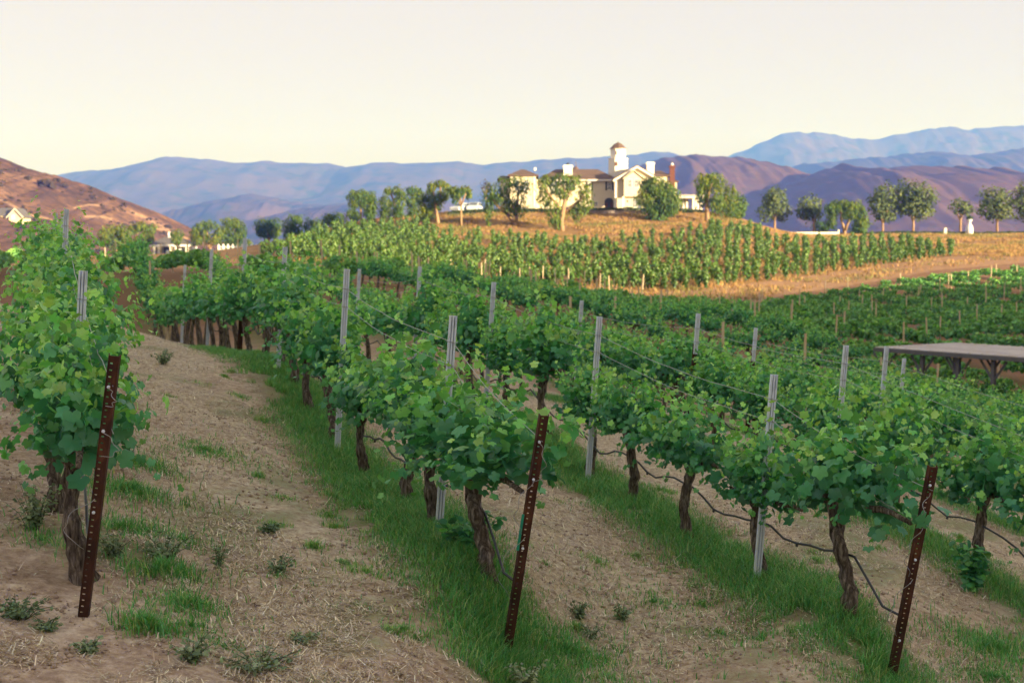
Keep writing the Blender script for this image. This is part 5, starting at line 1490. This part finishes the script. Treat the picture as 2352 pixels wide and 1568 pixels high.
r = np.random.default_rng(5); n = 160; d = r.normal(0, 1, (n, 3)); d /= np.linalg.norm(d, axis=1, keepdims=True)
W, Fc, c = place_leaves(QUAD, d * np.array([0.5, 0.5, 0.3]) + np.array([0, 0, 0.9 * hU]), d + r.normal(0, .3, (n, 3)), r.normal(0, 1, (n, 3)), r.uniform(0.15, 0.3, n), np.stack([r.random(n) * 0.4, r.random(n), r.random(n), np.ones(n)], 1))
obj("plant", npmesh("plant", W, Fc, M['hedge'], False, {'tint': c}), ur)
tag(ur, "tall white urn-shaped planter on the right-hand ridge", "urn")

# ------------------------------------------------------------------ small veranda house at left
VY = 300.0
vb = at(*c5(965, 545), VY); kv = 0.1797 * VY / F
vz = min(vb[2], hgt(vb[0], VY)); vh = empty("veranda_house", (vb[0], vb[1], vb[2]))
vx = lambda c: (c - 965) * kv
vzv = lambda c: (545 - c) * kv
m = MB(); hip(m, vx(700), vx(1235), -3, 5, vzv(420), vzv(305), 3.6, 0.25, 0.2); m.build("roof", M['greyroof'], vh)
m = MB(); m.box(vx(690) - 0.1, vx(1245) + 0.1, -3.42, -3.3, vzv(442), vzv(418)); m.build("fascia", M['coolwhite'], vh)
m = MB(); m.box(vx(720), vx(1225), 0, 5, -1.5, vzv(440)); m.build("wall", M['coolwhite'], vh)
for a, b in ((870, 985), (720, 780), (1100, 1185)):
    m = MB(); m.box(vx(a), vx(b), -0.06, -0.003, 0.1, vzv(450)); m.build("window", M['glass'], vh)
for cx in (795, 850, 1005, 1070, 1205):
    m = MB(); m.box(vx(cx) - 0.26, vx(cx) + 0.26, -3.2, -2.7, -1.5, vzv(440)); m.build("porch_post", M['white'], vh)
m = MB(); m.box(vx(925), vx(950), 0, 0.6, vzv(330), vzv(255)); m.build("chimney", M['coolwhite'], vh)
m = MB(); m.box(vx(690), vx(1240), -3.4, -0.003, -1.5, 0.05); m.build("porch_floor", M['stucco'], vh)
tag(vh, "small grey-roofed house with white-posted veranda at the left", "house")
fe = at(*c5(1900, 505), 276); fn = empty("white_fence", fe)
m = MB(); L2 = 330 * 0.1797 * 276 / F
for k in range(12):
    xx = -L2 + 2 * L2 * k / 11; m = MB(); m.box(xx - 0.16, xx + 0.16, -0.16, 0.16, -1.0, 1.25); m.prism([(xx - 0.2, 1.251), (xx + 0.2, 1.251), (xx, 1.5)], -0.2, 0.2, 'y'); m.build("picket_post", M['coolwhite'], fn)
m = MB(); m.box(-L2, L2, -0.05, 0.05, 0.35, 0.5); m.box(-L2, L2, -0.05, 0.05, 0.85, 1.0); m.build("rails", M['coolwhite'], fn)
tag(fn, "white post fence between the veranda house and the green hill", "fence")

# house on the dry hill at the far left
def lh_z(x, y):
    Xs, yy, h = LH
    j = np.argmin(np.abs(Xs - x)); col = h[:, j]; yc = yy[:, j]
    return float(np.interp(y, yc, col))
LYh = 455.0
lp = at(30, 506, LYh); lz = lp[2]
for yy_ in np.arange(395, 630, 2.0):
    xx_ = (30 - CX) / F * yy_
    if lh_z(xx_, yy_) >= at(30, 504, yy_)[2]: LYh = yy_; break
print("hill house at", LYh)
lp = at(36, 505, LYh - 4); km = LYh / F
lh = empty("hillside_house", lp)
m = MB(); gwx = 15 * km; m.prism([(-gwx, -4), (gwx, -4), (gwx, 10 * km), (0, 26 * km), (-gwx, 10 * km)], 0, 9, 'y'); m.box(-60 * km, -gwx - 0.003, 1.5, 8, -4, 12 * km); m.build("wall", M['stucco'], lh)
m = MB(); gable_y(m, -gwx, gwx, 0, 9, 10 * km, 26 * km, 0.8, 0.25); m.build("roof", M['greyroof'], lh)
m = MB(); m.prism([(0.7, 12 * km - 0.4), (4.75, 28 * km - 0.3), (8.8, 12 * km - 0.4), (8.8, 12 * km - 0.1), (4.75, 28 * km), (0.7, 12 * km - 0.1)], -62 * km, -2.0, 'x'); m.build("roof", M['greyroof'], lh)
m = MB()
for s in (-1, 1): m.prism([(s * (gwx + 0.8), 10 * km - 1.15), (0, 26 * km - 0.3), (0, 26 * km + 0.1), (s * (gwx + 0.8), 10 * km - 0.75)], -0.95, -0.81, 'y')
m.build("barge_board", M['white'], lh)
m = MB(); m.box(-1.6, -0.2, -0.08, -0.003, 0.2, 1.9); m.build("window", M['white'], lh)
tag(lh, "cream gabled house with grey roof on the dry hillside at the far left", "house")

# scrub on the dry hill
r = np.random.default_rng(77)
Xs, yy, h = LH
B = []
for _ in range(2600):
    j = r.integers(0, len(Xs)); y = r.uniform(395, 636)
    if fbm(np.array([Xs[j] * 0.03]), np.array([y * 0.03]), 8, 4)[0] > 0.44: B.append((Xs[j] + r.uniform(-1, 1), y, lh_z(Xs[j], y), 0.3 + 1.7 * r.random() ** 3))
bx_ = at(105, 427, 1)[0]
for yv in np.arange(400, 638, 2):
    if lh_z(bx_ * yv, yv) >= at(105, 430, yv)[2]: B.append((bx_ * yv, yv, lh_z(bx_ * yv, yv), 4.2)); break
P = []; S = []
for x, y, z, s in B:
    n = 26; d = r.normal(0, 1, (n, 3)); d /= np.linalg.norm(d, axis=1, keepdims=True); d[:, 2] = np.abs(d[:, 2]) * 0.8
    P.append(np.array([x, y, z]) + d * s * r.uniform(0.6, 1, (n, 1))); S.append(np.full(n, s * 0.5))
P = np.concatenate(P); n = len(P)
W, Fc, c = place_leaves(QUAD, P, r.normal(0, 1, (n, 3)) + np.array([0, -0.5, 0.6]), r.normal(0, 1, (n, 3)), np.concatenate(S), np.stack([r.random(n), r.random(n), r.random(n), np.ones(n)], 1))
o = obj("chaparral", npmesh("chaparral", W, Fc, M['chap'], False, {'tint': c})); tag(o, "dry brown scrub dotted over the hill at the left", "scrub", None, "stuff")

# ------------------------------------------------------------------ flat-roofed shade shelter at the right edge
zr = float(at(2011, 798, 55)[2])
Ap = at(2011, 798, 55)[:2]; Bd = np.array([4.4, 2.2]); Bd /= np.linalg.norm(Bd); Fd = np.array([3.8, -5.6]); Fd /= np.linalg.norm(Fd)
rzS = math.atan2(Fd[1], Fd[0])
sh = empty("shade_shelter", (Ap[0], Ap[1], zr), rzS)
LS, WS = 13.0, 4.8                    # along the front edge (local x), depth (local +y is away from the camera)
m = MB(); m.box(-0.02, LS, 0, WS, -0.02, 0.03); m.build("roof", M['rooftop'], sh)
m = MB()
for k in range(22): m.box(0.3 + k * 0.58, 0.335 + k * 0.58, 0.0, WS, 0.0305, 0.055)
m.build("roof_seams", M['rooftop'], sh)
m = MB(); m.box(-0.06, LS, -0.06, -0.003, -0.15, 0.0); m.box(-0.06, -0.023, -0.003, WS, -0.15, 0.0); m.build("fascia", M['darkwood'], sh)
m = MB()
for k in range(9): m.box(0.3 + k * 1.5, 0.4 + k * 1.5, 0.05, WS - 0.05, -0.19, -0.03)
m.build("rafters", M['darkwood'], sh)
for xx in (0.25, 2.1, 3.75, 5.3, 8.0, 11.0):
    for yy_ in (0.25, WS - 0.3):
        m = MB(); m.box(xx - 0.07, xx + 0.07, yy_ - 0.07, yy_ + 0.07, -3.2, -0.2); po = m.build("post", M['darkwood'], sh)
        m = MB()
        for s in (-1, 1): m.tube([(xx, yy_, -0.95), (xx + s * 0.55, yy_, -0.22)], 0.06, 4)
        m.build("brace", M['darkwood'], po)
tag(sh, "long flat-roofed timber shade shelter standing among the vines at the right edge", "shelter")

# ------------------------------------------------------------------ evening haze
m, n, l, b = newmat("evening_air")
n.remove(b)
pv = n.new("ShaderNodeVolumePrincipled")
pv.inputs['Color'].default_value = (0.075, 0.20, 1.0, 1)
pv.inputs['Density'].default_value = 0.00023
pv.inputs['Absorption Color'].default_value = (1, 1, 1, 1)
pv.inputs['Anisotropy'].default_value = 0.0
l.new(pv.outputs[0], n["Material Output"].inputs['Volume'])
hz_ = MB(); hz_.box(-7000, 7000, -700, 9700, -40, 830)
o = hz_.build("haze", m); tag(o, kind="stuff")
o['label'] = "pale blue evening haze over the far mountains"; o['category'] = "haze"
